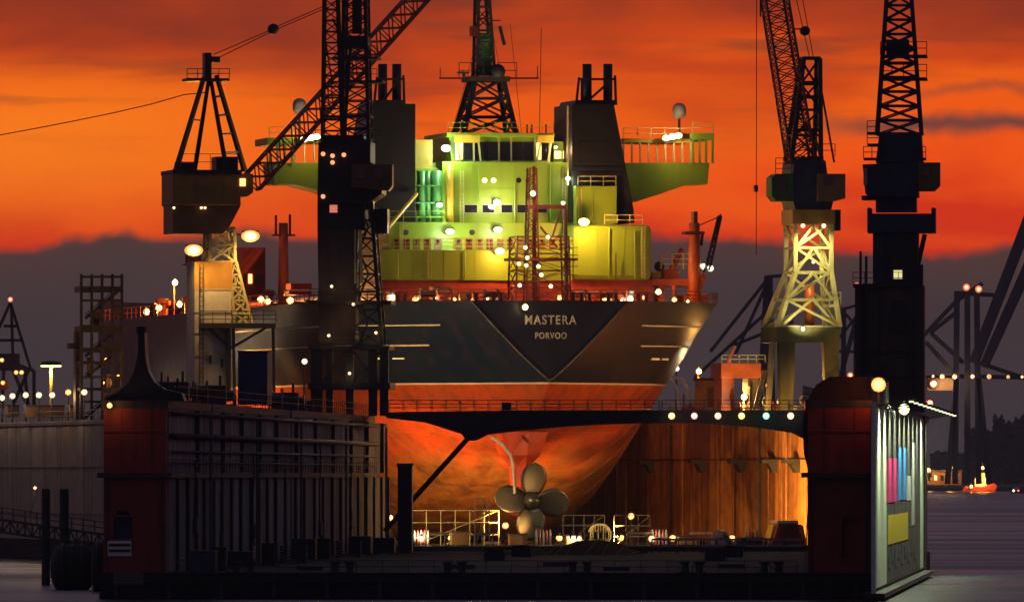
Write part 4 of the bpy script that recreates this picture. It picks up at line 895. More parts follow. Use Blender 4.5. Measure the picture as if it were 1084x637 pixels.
light(cc, tuple(RD.p(850, 350, y-6.0)), (1, .9, .40), 900, .4, 'tower_flood', 100, tuple(RD.p(858, 300, y))); bulb(cc, tuple(RD.p(850, 348, y-4.4)), (1, .92, .45), 0, .2, 20)
light(cc, tuple(RD.p(861, 280, y)), (1, .9, .40), 220, .4, 'tower_flood'); bulb(cc, tuple(RD.p(861, 277, y)), (1, .92, .45), 0, .15, 20)

# ---- dark blue crane on the red billboard wall
YD = D1.y_of(940, 26.8)
cd = thing('dock_crane', 'blue black tower crane with slim lattice mast above the billboard wall', 'crane', D1)
y = YD
B().plat((928, 975, 142), (940, 963, -25), y-2, y+2.2, 11, .24, .10, True, y-1, y+1).build('mast_tower', steelb, cd)
for v in (58, 82):
    B().pbox(932, v, 981, v+2.2, y-2.2, y+2.2).build('mast_platform', steelb, cd); B().rail([D1.p(932, v, y-2.2), D1.p(981, v, y-2.2)], 1.15, 1, .05).build('platform_railing', steelb, cd)
B().pbox(938, 42, 962, 60, y-1.3, y+1.3).build('sheave_house', steelb, cd)
B().pextr([(931, 140), (975, 140), (977, 172), (927, 172)], y-2.4, y+2.6).build('winch_house', steelb, cd)
for u0, u1, v in ((918, 934, 152), (914, 932, 167), (968, 980, 167), (918, 930, 140)): B().pbox(u0, v, u1, v+2, y-2.5, y+.5).build('side_platform', steelb, cd); B().rail([D1.p(u0, v, y-2.5), D1.p(u1, v, y-2.5)], 1.0, .7, .05).build('platform_railing', steelb, cd)
B().pextr([(913, 174), (972, 172), (972, 208), (930, 208), (916, 205)], y-3, y+3).build('machine_house', steelb, cd)
B().pbox(914, 178, 918, 196, y-3.12, y-3).build('window', conc, cd)
cab = B().pextr([(972, 172), (995, 172), (995, 196), (989, 202), (972, 202)], y-3.2, y-.4).build('driver_cab', brown, cd); B().pbox(977, 177, 984, 186, y-3.3, y-3.2).build('window', glass, cab)
B().pbox(912, 207, 930, 211, y-2.4, y+2).build('lower_platform', steelb, cd); B().pbox(927, 208, 970, 224, y-2, y+2).build('neck', steelb, cd)
B().pextr([(918, 220), (922, 220), (922, 226), (986, 226), (986, 220), (990, 220), (990, 246), (918, 246)], y-2.6, y+2.6).build('counterweight_deck', steelb, cd)
B().pbox(924, 246, 972, 301, y-2.1, y+2.3).build('column', steel, cd); B().pbox(925, 252, 935, 300, y-2.3, y-2.1).build('cable_chase', steelb, cd)
w = B().pbox(943, 284, 958, 296, y-2.25, y-2.1).build('window', steel, cd); B().pbox(946, 286, 955, 295, y-2.35, y-2.25).build('pane', litg, w)
B().pbar((979, 248, y), (971, 284, y), .3).build('strut', steel, cd)
B().pextr([(905, 302), (978, 302), (978, 436), (905, 436)], y-3, y+3).build('portal_house', mat('portal_brown', (.075, .052, .044), .65, 0, .35, .5, .5, (.02, .016, .015)), cd)
B().pbox(903, 300, 975, 304, y-3.3, y+3.2).build('portal_ledge', steel, cd); B().rail([D1.p(903, 300, y-3.3), D1.p(975, 300, y-3.3)], 1.0, 1, .04).build('ledge_railing', steel, cd)
B().pextr([(942, 326), (945, 318), (955, 318), (958, 326), (958, 352), (942, 352)], y-3.12, y-3).build('door', black, cd)
for u in (914, 930, 966): B().pbox(u, 305, u+2, 436, y-3.15, y-3).build('stiffener', steel, cd)
for v in (372, 398): B().pbox(905, v, 978, v+2, y-3.13, y-3).build('stiffener', steel, cd)
B().pbox(971, 280, 977, 302, y-2, y).build('vent_stack', steel, cd)
for u, v in ((911, 266), (917, 271)): B().pbar((u, 440, y-4), (u, v, y-4), .13, None, 6).build('flag_pole', black, cd)
flood(cd, tuple(D1.p(930, 407, .5)), (1, .34, .07), 0, .55, .55, 30)
light(cd, tuple(D1.p(927, 408, -1.2)), (1, .28, .05), 200, .5, 'floodlight_glow'); B().pbar((930, 407, .8), (930, 426, .8), .1).build('lamp_post', steel, cd)

for v in range(284, 410, 5): A().pbar((211, v, YA-2.6), (215, v, YA-2.6), .04).build('ladder_rung', steel, ca)
for u in (211, 215): A().pbar((u, 410, YA-2.6), (u, 280, YA-2.6), .05).build('ladder_rail', steel, ca)
for u, v in ((222, 376), (234, 380)): A().pbox(u, v, u+2, v+9, YA-2.55, YA-2.4).build('junction_box', black, ca)
# ================================================================== things on and around the docks
# ---- dark scaffold stair tower on the tan wall
YE = RD.y_of(110, -31.4); st_ = thing('scaffold_tower', 'black scaffolding stair tower rising from the tan dock wall', 'scaffold', RD)
g = G(RD)
for u in (86, 97, 108, 119, 129):
    for yy in (YE-2.2, YE+2): g.pbar((u, 444, yy), (u, 290, yy), .20)
for v in (293, 318, 345, 372, 399, 425):
    for yy in (YE-2.2, YE+2): g.pbar((85, v, yy), (130, v, yy), .18)
g.build('frame', black, st_)
for i, v in enumerate((303, 345, 368, 382, 410)): G(RD).pbox(85, v, 130, v+(6 if i in (0, 1) else 3), YE-2.1, YE+2).build('landing', black, st_)
for i, v in enumerate((309, 349, 372, 414)):
    G(RD).pbar((90, v+28, YE-1.4), (124, v, YE-1.4), .22).pbar((90, v+24, YE-1.4), (124, v-4, YE-1.4), .07).build('stair_flight', black, st_)
for u, v, h in ((98, 330, 20), (113, 396, 15), (92, 378, 18), (121, 322, 12)): G(RD).pbox(u, v, u+7, v+h, YE+.5, YE+.7).build('mesh_panel', brown, st_)
G(RD).pbox(114, 361, 126, 370, YE-2.6, YE-2.4).build('sign_plate', steel, st_); G(RD).pbox(73, 363, 86, 369, YE-1, YE+.5).build('side_platform', black, st_); G(RD).pbox(80, 350, 88, 444, YE+.5, YE+2).build('lift_rail', black, st_)
for u, v, w_ in ((109, 405, 50), (112, 380, 25), (125, 398, 15)): bulb(st_, tuple(RD.p(u, v, YE+.2)), SOD, w_, .3 if w_ > 200 else .16, 30)
# ---- flared dark vent stack on the near end of the left wall
vt = thing('vent_stack', 'black vent stack with a widely flared skirt on the red wall end', 'vent', D1)
q = D1.p(150, 424, 4)
prof = [(2.3, TOP), (2.2, D1.z(418, 4)), (1.5, D1.z(409, 4)), (1.0, D1.z(399, 4)), (.65, D1.z(388, 4)), (.42, D1.z(377, 4)), (.34, D1.z(368, 4)), (.34, D1.z(350, 4))]
G(D1).pextr([(110, 424), (113, 420), (126, 414), (136, 405), (142, 392), (146, 374), (146, 352), (153, 352), (154, 378), (157, 393), (163, 404), (174, 412), (192, 416), (195, 424)], 2.2, 4.6).build('skirt', black, vt); G().lathe([(.36, D1.z(353, 3)), (.42, D1.z(350, 3)), (.42, D1.z(345, 3)), (.2, D1.z(344.5, 3))], 10, (D1.x(149.5, 3), 3.3, 0)).build('cap', black, vt)
for u, v in ((178, 398), (188, 400), (171, 394)): G(D1).pbar((u, 410, 3.4), (u, v, 3.4), .1, None, 6).build('vent_pipe', black, vt)
bulb(vt, tuple(D1.p(116, 429, -.7)), SOD, 45, .2, 6)
# ---- equipment along the top of the left wall
def on_wall(u, dx=0): return D1.y_of(u, -26.6+dx)
cont = thing('site_cabin', 'dark blue steel site cabin on the dock wall beside the mustard crane', 'cabin', D1)
yc = on_wall(264); body = G(D1).pbox(252, 373, 283, 428, yc, yc+5).build('body', bluec, cont)
for k in range(9): G(D1).pbox(253+k*3.4, 375, 254.4+k*3.4, 426, yc-.07, yc).build('corrugation', bluec, body)
G(D1).pbox(251.5, 371, 283.5, 373.5, yc-.15, yc+5.1).build('roof', steelb, cont)
names = [('winch', 'rope winch'), ('toolbox', 'tool chest'), ('generator', 'generator set'), ('cable_reel', 'cable reel'), ('capstan', 'mooring capstan')]
wall_items = [(184, 2), (198, 0), (212, 3), (224, 2), (238, 0), (292, 3), (302, 2), (313, 0), (323, 1)]
where = ['nearest the flared vent stack', 'second from the flared vent stack', 'third from the flared vent stack', 'below the plated crane leg', 'just before the blue cabin', 'just behind the blue cabin', 'second behind the blue cabin', 'third behind the blue cabin', 'at the foot of the black crane']
for (u, k), wh in zip(wall_items, where):
    yy = on_wall(u); q = D1.p(u, 424, yy); x = q.x; nm, wd_ = names[k]
    t = thing(nm, 'dark %s on the dock wall top, %s' % (wd_, wh), wd_.split()[-1], D1)
    if k == 0:
        G().box(x-1, x+1, yy-.6, yy+.6, TOP, TOP+.25).build('bed', steel, t); G().lathe([(.8, -.8), (.8, -.7), (.45, -.68), (.45, .68), (.8, .7), (.8, .8)], 14, (x, yy, TOP+.95), 'x').build('drum', black, t)
        for d in (-.95, .85): G().box(x+d, x+d+.1, yy-.3, yy+.3, TOP+.25, TOP+1.1).build('cheek', steel, t)
    elif k == 1:
        G().box(x-.8, x+.8, yy-.5, yy+.5, TOP+.1, TOP+1.0).build('chest', steelb, t, bevel=.05); G().box(x-.83, x+.83, yy-.53, yy+.53, TOP+1.01, TOP+1.12).build('lid', steel, t); G().box(x-.7, x+.7, yy-.4, yy+.4, TOP, TOP+.1).build('skid', wood, t)
    elif k == 2:
        G().box(x-1.2, x+1.2, yy-.7, yy+.7, TOP+.15, TOP+1.7).build('housing', steel, t, bevel=.08); G().bar((x+.7, yy, TOP+1.7), (x+.7, yy, TOP+2.5), .12, None, 8).build('exhaust', black, t)
        for j in range(4): G().box(x-1.0, x-.2, yy-.74, yy-.7, TOP+.5+j*.25, TOP+.62+j*.25).build('louvre', black, t)
        G().box(x-1.1, x+1.1, yy-.6, yy+.6, TOP, TOP+.15).build('skid', black, t)
    elif k == 3:
        for d in (-.6, .5): G().lathe([(1.0, 0), (1.0, .1)], 18, (x+d, yy, TOP+1.0), 'x').build('flange', wood, t)
        G().lathe([(.6, -.5), (.6, .5)], 14, (x, yy, TOP+1.0), 'x').build('cable_winding', black, t)
    else:
        G().lathe([(.7, 0), (.7, .2), (.35, .35), (.3, .9), (.5, 1.15), (.5, 1.3), (.2, 1.4)], 14, (x, yy, TOP)).build('barrel', black, t, True); G().box(x-.9, x+.9, yy-.9, yy+.9, TOP, TOP+.1).build('base_plate', steel, t)
# ---- clutter at the foot of the ribbed wall, on the pontoon
foot = [(205, 'crate'), (232, 'drum'), (258, 'crate'), (283, 'drum'), (305, 'pallet'), (327, 'crate'), (346, 'drum'), (365, 'pallet'), (384, 'crate'), (398, 'crate')]
for i, (u, k) in enumerate(foot):
    yy = D1.y_of(u, -21.8); x = -21.8+random.uniform(-.5, .8)
    wh = 'counting inward the %s of the row below the ribbed wall' % ('first second third fourth fifth sixth seventh eighth ninth tenth'.split()[i])
    nm = {'crate': 'steel_crate', 'drum': 'oil_drum', 'pallet': 'pallet_stack'}[k]
    t = thing(nm, 'dark %s, %s' % ({'crate': 'steel crate', 'drum': 'oil drum', 'pallet': 'pallet stack'}[k], wh), k, D1)
    if k == 'crate':
        h = random.uniform(1.2, 2.0); G().box(x-1, x+1, yy-1.2, yy+1.2, DK+.12, DK+h).build('box', steelb, t, bevel=.04)
        for d in (-.8, .65): G().box(x+d, x+d+.15, yy-1.2, yy+1.2, DK, DK+.12).build('skid', wood, t)
        for d in (-1.0, -.05, .92): G().box(x+d, x+d+.09, yy-1.26, yy-1.2, DK+.12, DK+h).build('batten', steel, t)
    elif k == 'drum':
        G().lathe([(.58, 0), (.58, .5), (.62, .55), (.58, .6), (.58, 1.1), (.62, 1.15), (.58, 1.2), (.58, 1.75)], 16, (x, yy, DK)).build('barrel', rubber, t); G().lathe([(.6, 1.75), (.6, 1.8)], 16, (x, yy, DK)).build('rim', steel, t)
    else:
        for j in range(6): G().box(x-1.1, x+1.1, yy-1, yy+1, DK+j*.25, DK+j*.25+.05).box(x-1.1, x-.8, yy-1, yy+1, DK+j*.25+.05, DK+j*.25+.2).box(x+.8, x+1.1, yy-1, yy+1, DK+j*.25+.05, DK+j*.25+.2).build('pallet', wood, t)
# ---- tarpaulin heap and low barrier at the far end of the pontoon
hp = thing('covered_heap', 'long dark tarpaulin covered heap lying before the propeller', 'heap', D1)
top = [(528, 596), (533, 583), (545, 580), (556, 577), (572, 580), (590, 579), (600, 576), (612, 572), (632, 571), (650, 573), (662, 577), (676, 586), (684, 597)]
yh = 196; cols = []
for i, (u, v) in enumerate(top):
    q = D1.p(u, v, yh); h = max(.15, q.z-DK)
    cols.append([(q.x, yh-22-3*math.sin(i*1.7), DK), (q.x, yh-9-3*math.sin(i*2.9), DK+h*.72+.12*math.sin(i*2.3)), (q.x, yh, DK+h), (q.x, yh+2.6, DK+h*.7), (q.x, yh+4, DK)])
g = G(); g.add([p for c in cols for p in c], [(i*5+j, i*5+j+1, i*5+6+j, i*5+5+j) for i in range(len(cols)-1) for j in range(4)]); g.build('tarpaulin', mat('tarpaulin', (.006, .006, .010), .9, 0, .4, 1.5, bump=.8, spec=.03), hp, True)
for i in range(1, 12): 
    a, b, c = cols[i][0], cols[i][1], cols[i][2]; G().path([(p[0], p[1]-.04, p[2]+.03) for p in (a, b, c)], .035, 4).build('lashing', rope, hp)
for i in range(10):
    u = 604+i*6.4; q = D1.p(u, 573.5, yh); G().bar((q.x, yh+.3, DK+2), (q.x, yh+.3, q.z+random.uniform(.15, .55)), .14).build('stanchion', black, hp)
for i, (u0, u1) in enumerate(((690, 716), (718, 742), (745, 786), (790, 850))):
    b = thing('barrier', 'low pale rail barrier on the far pontoon edge, %s' % ('nearest the heap', 'second from the heap', 'third from the heap', 'by the red wall')[i], 'barrier', D1)
    yb = 205; a_, c_ = D1.p(u0, 590, yb), D1.p(u1, 590, yb)
    for z in (.55, 1.15): G().box(a_.x, c_.x, yb, yb+.12, DK+z, DK+z+.22).build('rail_plank', conc, b)
    for k in range(4): xx = a_.x+(c_.x-a_.x)*k/3; G().box(xx-.07, xx+.07, yb+.12, yb+.25, DK, DK+1.4).build('post', steel, b)
# keel blocks of the empty dock floor
blk0 = thing('keel_block', 'dark timber keel block of the front row on the empty dock floor', 'keel block', D1, group='keel blocks on the empty dock floor')
blk0.location = D1_loc = (D1.X, D1.Y, 0)
c1_ = G().box(-.9, .9, -.7, .7, DK, DK+.7).build('concrete_base', steelb, blk0); c2_ = G().box(-.8, .8, -.6, .6, DK+.7, DK+1.05).build('timber_cap', wood, blk0)
def loc_on(fr, x, y): return (fr.X+x*fr.c-y*fr.s, fr.Y+x*fr.s+y*fr.c, 0)
spots = [(x, y) for y in (110, 150) for x in (-6, 13)]
blk0.location = loc_on(D1, *spots[0])
words = {70: 'front', 110: 'middle', 150: 'back'}; nth = {-6: 'left one', 13: 'right one'}
blk0['label'] = 'dark timber keel block, left one of the middle pair on the dock floor'
for x, y in spots[1:]:
    r = blk0.copy(); C.objects.link(r); r.location = loc_on(D1, x, y); r['label'] = 'dark timber keel block, %s of the %s pair on the dock floor' % (nth[x], words[y])
    for c_ in (c1_, c2_): k = c_.copy(); C.objects.link(k); k.parent = r
# ---- work site round the propeller: scaffolds, drum, skip, lamps
def scaffold(label, u0, u1, v0, v1, y0, y1, nu, nvv, m=grey):
    s = thing('scaffold', label, 'scaffold', RD); g = G(RD); z0 = RF
    for i in range(nu+1):
        u = u0+(u1-u0)*i/nu
        for yy in (y0, y1): p = RD.p(u, v0, yy); g.bar((p.x, yy, z0), p, .06)
    for j in range(nvv+1):
        v = v0+(v1-v0)*j/nvv
        for yy in (y0, y1): g.pbar((u0, v, yy), (u1, v, yy), .05)
    for u in (u0, u1): p = RD.p(u, v0+2, y0); q = RD.p(u, v0+2, y1); g.bar(p, q, .05); g.bar((p.x, y0, RF+.4), (q.x, y1, RF+.4), .05)
    g.pbar((u0, v1, y0), (u1, v0, y0), .05); g.build('tube_frame', m, s)
    for j in range(1, nvv): v = v0+(v1-v0)*j/nvv; G(RD).pbox(u0, v, u1, v+1.2, y0, y1).build('plank', wood, s)
scaffold('pale tube scaffold on the floor left of the propeller, lamp lit', 436, 528, 540, 578, 0, 3, 6, 3, cream)
scaffold('tall narrow tube scaffold directly beside the left propeller blade', 503, 518, 528, 578, -3, -1, 2, 4, grey)
scaffold('low tube scaffold right of the propeller under the hull', 596, 640, 545, 576, 3, 6, 4, 3, grey)
scaffold('small tube scaffold against the bilge by the rusty wall', 650, 688, 545, 578, 8, 11, 3, 3, grey)
rl = thing('cable_drum', 'round barred cable drum standing right of the propeller', 'cable drum', RD)
q = RD.p(635, 561, -4)
for dy in (-4.4, -3.4):
    n_ = 18; G().path([(q.x+1.05*math.cos(2*math.pi*k/n_), dy, RF+1.1+1.05*math.sin(2*math.pi*k/n_)) for k in range(n_+1)], .08, 5).build('rim', cream, rl)
for k in range(7): x = q.x-.8+k*.267; hh = math.sqrt(max(.05, 1.05**2-(x-q.x)**2)); G().bar((x, -4.4, RF+1.1-hh), (x, -4.4, RF+1.1+hh), .05).build('bar', cream, rl)
G().lathe([(.5, -4.4), (.5, -3.4)], 12, (q.x, 0, RF+1.1), 'y').build('core', black, rl)
sk = thing('waste_skip', 'dark tapered skip with bright yellow sides beside the red wall', 'skip', RD)
G(RD).pextr([(816, 581), (852, 581), (844, 553), (824, 553)], -6, -3).build('hopper', redm, sk, bevel=.05)
G(RD).pbox(823, 550.5, 845, 553.5, -6.2, -2.8).build('rim', cream, sk); G(RD).pextr([(813, 578), (816.5, 578), (824, 554), (819, 556)], -5.5, -3).build('side_arm', yell, sk); G(RD).pextr([(855, 578), (851.5, 578), (844.5, 554), (850, 556)], -5.5, -3).build('side_arm', yell, sk)
for k in range(4): G(RD).pbox(826+k*5, 556, 827+k*5, 580, -6.1, -6.0).build('rib', steel, sk)
wm = thing('air_compressor', 'dark hunched compressor standing before the rusty inner wall', 'compressor', RD)
G(RD).pextr([(756, 580), (779, 580), (777, 572), (772, 570), (767, 561), (762, 560), (759, 565), (757, 572)], -5, -3).build('housing', steelb, wm, bevel=.1); G(RD).pbar((768, 562, -5), (776, 578, -5), .12).build('hose', rubber, wm); G(RD).pbox(757, 578, 779, 581, -5.3, -2.7).build('skid', black, wm)
bx = thing('equipment_box', 'low dark equipment box between compressor and skip', 'box', RD); G(RD).pbox(784, 570, 808, 581, -5, -3).build('body', steel, bx, bevel=.06); G(RD).pbox(783, 568.5, 809, 570.3, -5.1, -2.9).build('lid', black, bx)
lamps = [(413, 548, 4, 'at the left foot of the hull', 30000, SOD), (478, 572, 10, 'on the floor behind the pale scaffold', 12000, SOD), (535, 556, -2.0, 'beside the left propeller blade', 5000, SOD), (592, 573, 10, 'below the right propeller blade', 10000, SOD), (657, 573, 6, 'right of the round cable drum', 15000, SOD), (668, 546, 16, 'high on the bilge scaffold', 3500, SOD), (712, 577, 2, 'at the foot of the rusty wall', 38000, SOD), (775, 574, 0, 'behind the compressor', 26000, SOD), (849, 568, -1, 'tucked behind the skip', 11000, SOD)]
lamps += [(446, 570, -9, 'before the thick dark post', 1500, WARM), (612, 573, -9.5, 'in front of the cable drum', 1300, WARM), (690, 575, -9, 'before the bilge scaffold', 1300, WARM)]
for u, v, yy, wh, w_, c_ in lamps:
    t = thing('work_lamp', 'glaring work lamp on a stand %s' % wh, 'lamp', RD, group='work lamps under the hull')
    q = RD.p(u, v, yy); x = q.x
    for d in (-.5, .5): G().bar((x, yy, max(q.z-.3, RF+.5)), (x+d, yy+.3, RF), .04).build('stand_leg', steel, t)
    G().bar((x, yy, max(q.z-.3, RF+.5)), (x, yy-.5, RF), .04).build('stand_leg', steel, t)
    bulb(t, (x, yy, max(q.z, RF+.7)), c_, 0, .30, 60); light(t, (x, yy+.7, max(q.z, RF+.7)+.3), c_, w_, .3, spot=140 if yy < -8 else 100 if u < 690 else 75, aim=((x*.4-(8 if u == 535 else 0), yy+18, 5.0) if u < 690 else (RI, yy+9, 5.5)))
# ---- lamps that wash the ship's port side from the tan wall, and its starboard quarter
for u, x_, dz, c_, w_, lab in ((322, -29.3, 5.2, (.85, .95, 1), 3600, 'white lamp on a tall post between black crane and ship side'), (178, -29.4, 3.2, SOD, 15000, 'sodium lamp on a post right of the scaffold tower'),
                          (197, -29.4, 2.6, SOD, 5000, 'sodium lamp on a post left of the plated crane leg'), (146, -29.4, 3.0, SOD, 14000, 'sodium lamp on a post hard by the scaffold tower'),
                          (300, -28.3, -2.2, (1, .6, .2), 26000, 'yellow lamp low on the inner dock wall at the ship port quarter'), (895, 28.3, -2.2, (1, .5, .13), 22000, 'amber lamp low on the inner dock wall at the starboard quarter'), (716, 29.3, 5.6, (.9, .95, 1), 5000, 'white lamp on a tall post at the starboard flank'), (745, 29.3, 4.0, (.9, .95, 1), 4000, 'second white lamp on a post at the starboard flank')):
    yy = RD.y_of(u, x_); t = thing('post_lamp', lab, 'lamp', RD, group='tall lamps beside the hull')
    G().bar((x_, yy, RT), (x_, yy, RT+dz+.5), .1, .07, 6).build('post', steel, t); bulb(t, (x_, yy-.2, RT+dz), c_, 0, .26, 30); light(t, (x_+(.6 if x_ < 0 else -.6), yy, RT+dz), c_, w_*1.3, .3, spot=130, aim=(0, yy+6, 18))
# ---- small gear strewn over the rear dock floor
gear = [(446, 'gas_bottle_rack', 'rack of gas bottles behind the thick dark post'), (462, 'trestle', 'steel trestle under the pale scaffold'), (486, 'tool_crate', 'tool crate under the pale scaffold end'), (512, 'trestle', 'steel trestle left below the propeller'), (548, 'tool_crate', 'tool crate straight below the propeller hub'), (575, 'gas_bottle_rack', 'rack of gas bottles right below the propeller'), (608, 'tool_crate', 'tool crate left of the round cable drum'), (676, 'trestle', 'steel trestle right of the round cable drum'), (698, 'gas_bottle_rack', 'rack of gas bottles at the rusty wall foot'), (727, 'tool_crate', 'tool crate halfway along the rusty wall'), (742, 'trestle', 'steel trestle left of the compressor'), (798, 'gas_bottle_rack', 'rack of gas bottles behind the equipment box')]
for i, (u, nm, lab) in enumerate(gear):
    yy = -7.5+(i*2.7) % 4; x = RD.x(u, yy); t = thing(nm, 'small dark '+lab, {'gas_bottle_rack': 'gas bottles', 'trestle': 'trestle', 'tool_crate': 'crate'}[nm], RD)
    if nm == 'trestle':
        for d in (-.9, .9):
            for e in (-.4, .4): G().bar((x+d, yy, RF+1.2), (x+d+e*.4, yy+e, RF), .06).build('leg', steel, t)
        G().box(x-1.2, x+1.2, yy-.12, yy+.12, RF+1.15, RF+1.35).build('top_beam', grey, t)
    elif nm == 'tool_crate':
        h = .9+.25*(i % 3); G().box(x-.9, x+.9, yy-.5, yy+.5, RF+.1, RF+h).build('box', brown, t, bevel=.04); G().box(x-.95, x+.95, yy-.55, yy+.55, RF+h, RF+h+.1).build('lid', steel, t)
        for d in (-.7, .55): G().box(x+d, x+d+.15, yy-.5, yy+.5, RF, RF+.1).build('skid', wood, t)
    else:
        for k in range(5): G().lathe([(.14, 0), (.14, 1.25), (.06, 1.42), (.06, 1.55)], 8, (x-.7+k*.35, yy, RF+.1)).build('bottle', redlat if k % 2 else grey, t, True)
        G().box(x-.95, x+.95, yy-.25, yy+.25, RF, RF+.1).build('tray', steel, t); G().box(x-.95, x+.95, yy-.25, yy-.19, RF+.8, RF+.88).build('guard_bar', steel, t)
# ---- flank equipment on the rear dock's right wall top (orange lit)
def yr(u, x=30): return RD.y_of(u, x)
pe = thing('deck_machine', 'orange lit machine house with rail on the rear dock wall', 'machine', RD); ym = yr(790)
G(RD).pbox(763, 384, 806, 400, ym, ym+5).build('house', orng, pe, bevel=.1); G(RD).pbox(764, 400, 777, 442, ym+.4, ym+4).build('pedestal', orng, pe); G(RD).pbox(792, 398, 803, 442, ym+.4, ym+3).build('pedestal', brown, pe); G(RD).rail([RD.p(764, 384, ym), RD.p(810, 384, ym)], .8, .9, .06).build('railing', cream, pe); G(RD).pbar((770, 384, ym), (778, 366, ym), .16).build('lever_arm', orng, pe)
ph2 = thing('pump_cabin', 'small orange lit pump cabin on the rear dock wall', 'cabin', RD); yp = yr(755)
G(RD).pbox(744, 402, 771, 443, yp, yp+4).build('body', must, ph2, bevel=.08); G(RD).pbox(743, 400, 772, 402.5, yp-.2, yp+4.2).build('roof', steel, ph2); G(RD).pbox(749, 410, 756, 436, yp-.08, yp).build('door', brown, ph2)
for i, (u, v, uu, lab) in enumerate(((739, 393, 741, 'leaning orange post lamp nearest the ship'), (763, 411, 763, 'post lamp in front of the pump cabin'), (813, 408, 812, 'post lamp at the foot of the lit crane'), (787, 420, 787, 'short post lamp under the machine house'), (825, 425, 825, 'low post lamp between the crane legs'))):
    yy = yr(uu, 29.2); q = RD.p(u, v, yy); t = thing('post_lamp', lab+' on the dock wall', 'lamp', RD, group='post lamps on the rear dock wall')
    G().bar((q.x, yy, RT), (q.x, yy, q.z+.2), .16, .1, 6).build('post', orng if i < 2 else cream, t); bulb(t, (q.x, yy-.3, q.z), SOD if i < 3 else WARM, 1600, .3, 45)
for i, u in enumerate((719, 731)):
    yy = yr(u, 29.5); t = thing('hose_davit', 'white bent pipe davit %s the ship flank' % ('close to' if i == 0 else 'a step away from'), 'davit', RD, group='pipe davits'); q = RD.p(u, 442, yy)
    G().path([(q.x, yy, RT), (q.x-.2, yy, RT+3.2), (q.x-.8, yy, RT+4.4), (q.x-1.8, yy, RT+4.6)], .16, 6).build('bent_pipe', whitep, t); G().lathe([(.4, 0), (.4, .12)], 10, (q.x, yy, RT)).build('base_flange', steel, t)
gw = thing('stacked_pipes', 'leaning pale pipes propped against the machine house', 'pipes', RD); yg = yr(800)-1
for k in range(2): G(RD).pbar((797+k*3, 438, yg-k*.3), (808+k*3, 392, yg-k*.3), .13, None, 6).build('pipe', cream, gw)
# ---- valves, reels and stands along the lit right wall top
vm = [(706, 0, 'hard against the ship quarter'), (726, 1, 'just right of the ship quarter'), (735, 0, 'left of the pump cabin'), (749, 2, 'in front of the pump cabin door'), (775, 0, 'between pump cabin and machine house'), (783, 1, 'under the machine house'), (799, 2, 'under the machine house end'), (808, 0, 'left of the lit crane foot'), (818, 1, 'at the lit crane foot'), (838, 2, 'between the lit crane legs'), (848, 0, 'behind the swing bridge end')]
for u, k, wh in vm:
    yy = yr(u, 29.3)-1.5; x = 29.3
    t = thing(('valve_stand', 'hose_reel', 'drum')[k], '%s on lit dock wall, %s' % (('rusty valve stand', 'orange hose reel', 'upright pale drum')[k], wh), ('valve', 'hose reel', 'drum')[k], RD)
    if k == 0:
        G().bar((x, yy, RT), (x, yy, RT+1.7), .14, .1, 8).build('stem', orng, t); n_ = 12
        G().path([(x+.5*math.cos(2*math.pi*j/n_), yy-.1, RT+1.75+.5*math.sin(2*math.pi*j/n_)) for j in range(n_+1)], .06, 5).build('handwheel', cream, t); G().box(x-.4, x+.4, yy-.4, yy+.4, RT, RT+.25).build('flange', steel, t)
        G().path([(x+.1, yy+.3, RT+.2), (x+1.2, yy+.3, RT+.6), (x+1.6, yy+.3, RT+1.6), (x+1.6, yy+.3, RT+2.9)], .12, 6).build('riser_pipe', orng, t)
    elif k == 1:
        for d in (-.55, .45): G().box(x+d, x+d+.1, yy-.4, yy+.4, RT, RT+1.3).build('side_frame', steel, t)
        G().lathe([(.7, -.42), (.7, -.36), (.35, -.34), (.35, .34), (.7, .36), (.7, .42)], 14, (x, yy, RT+1.2), 'x').build('reel', orng, t)
        G().bar((x+.8, yy+.5, RT), (x+.8, yy+.5, RT+3.4), .08, None, 6).build('hose_post', cream, t)
    else:
        G().lathe([(.5, 0), (.5, .55), (.54, .6), (.5, .65), (.5, 1.2), (.53, 1.25), (.2, 1.27)], 14, (x, yy, RT)).build('barrel', conc, t); G().lathe([(.08, 1.26), (.08, 1.34)], 8, (x+.25, yy, RT)).build('bung', black, t)
# ---- row of lamps along the tan wall at far left
for i, u in enumerate((2, 13, 27, 41, 55, 72, 89)):
    yy = RD.y_of(u, -34); q = RD.p(u, (421, 419, 418, 418, 418, 415, 415)[i], yy); t = thing('post_lamp', 'lamp on a short post along the tan dock wall, %s from the picture edge' % ('first second third fourth fifth sixth seventh'.split()[i]), 'lamp', RD, group='lamps along the tan dock wall')
    G().bar((q.x, yy, RT), (q.x, yy, q.z+.3), .1, .07, 6).build('post', steel, t); bulb(t, (q.x, yy-.2, q.z), (1, .72, .45) if i != 5 else SOD, 220, .30, 12, off=(-2.2, -.5, -.4))
for i, (u0, u1) in enumerate(((28, 68), (8, 20), (74, 84))):
    yy = RD.y_of((u0+u1)/2, -33); t = thing('wall_locker', '%s orange lit locker behind the lamps on the tan wall' % ('long', 'small', 'narrow')[i], 'locker', RD); G(RD).pbox(u0, 430, u1, 442, yy, yy+2).build('body', brown, t, bevel=.05); G(RD).pbox(u0-.5, 428.5, u1+.5, 430.3, yy-.1, yy+2.1).build('lid', steel, t)
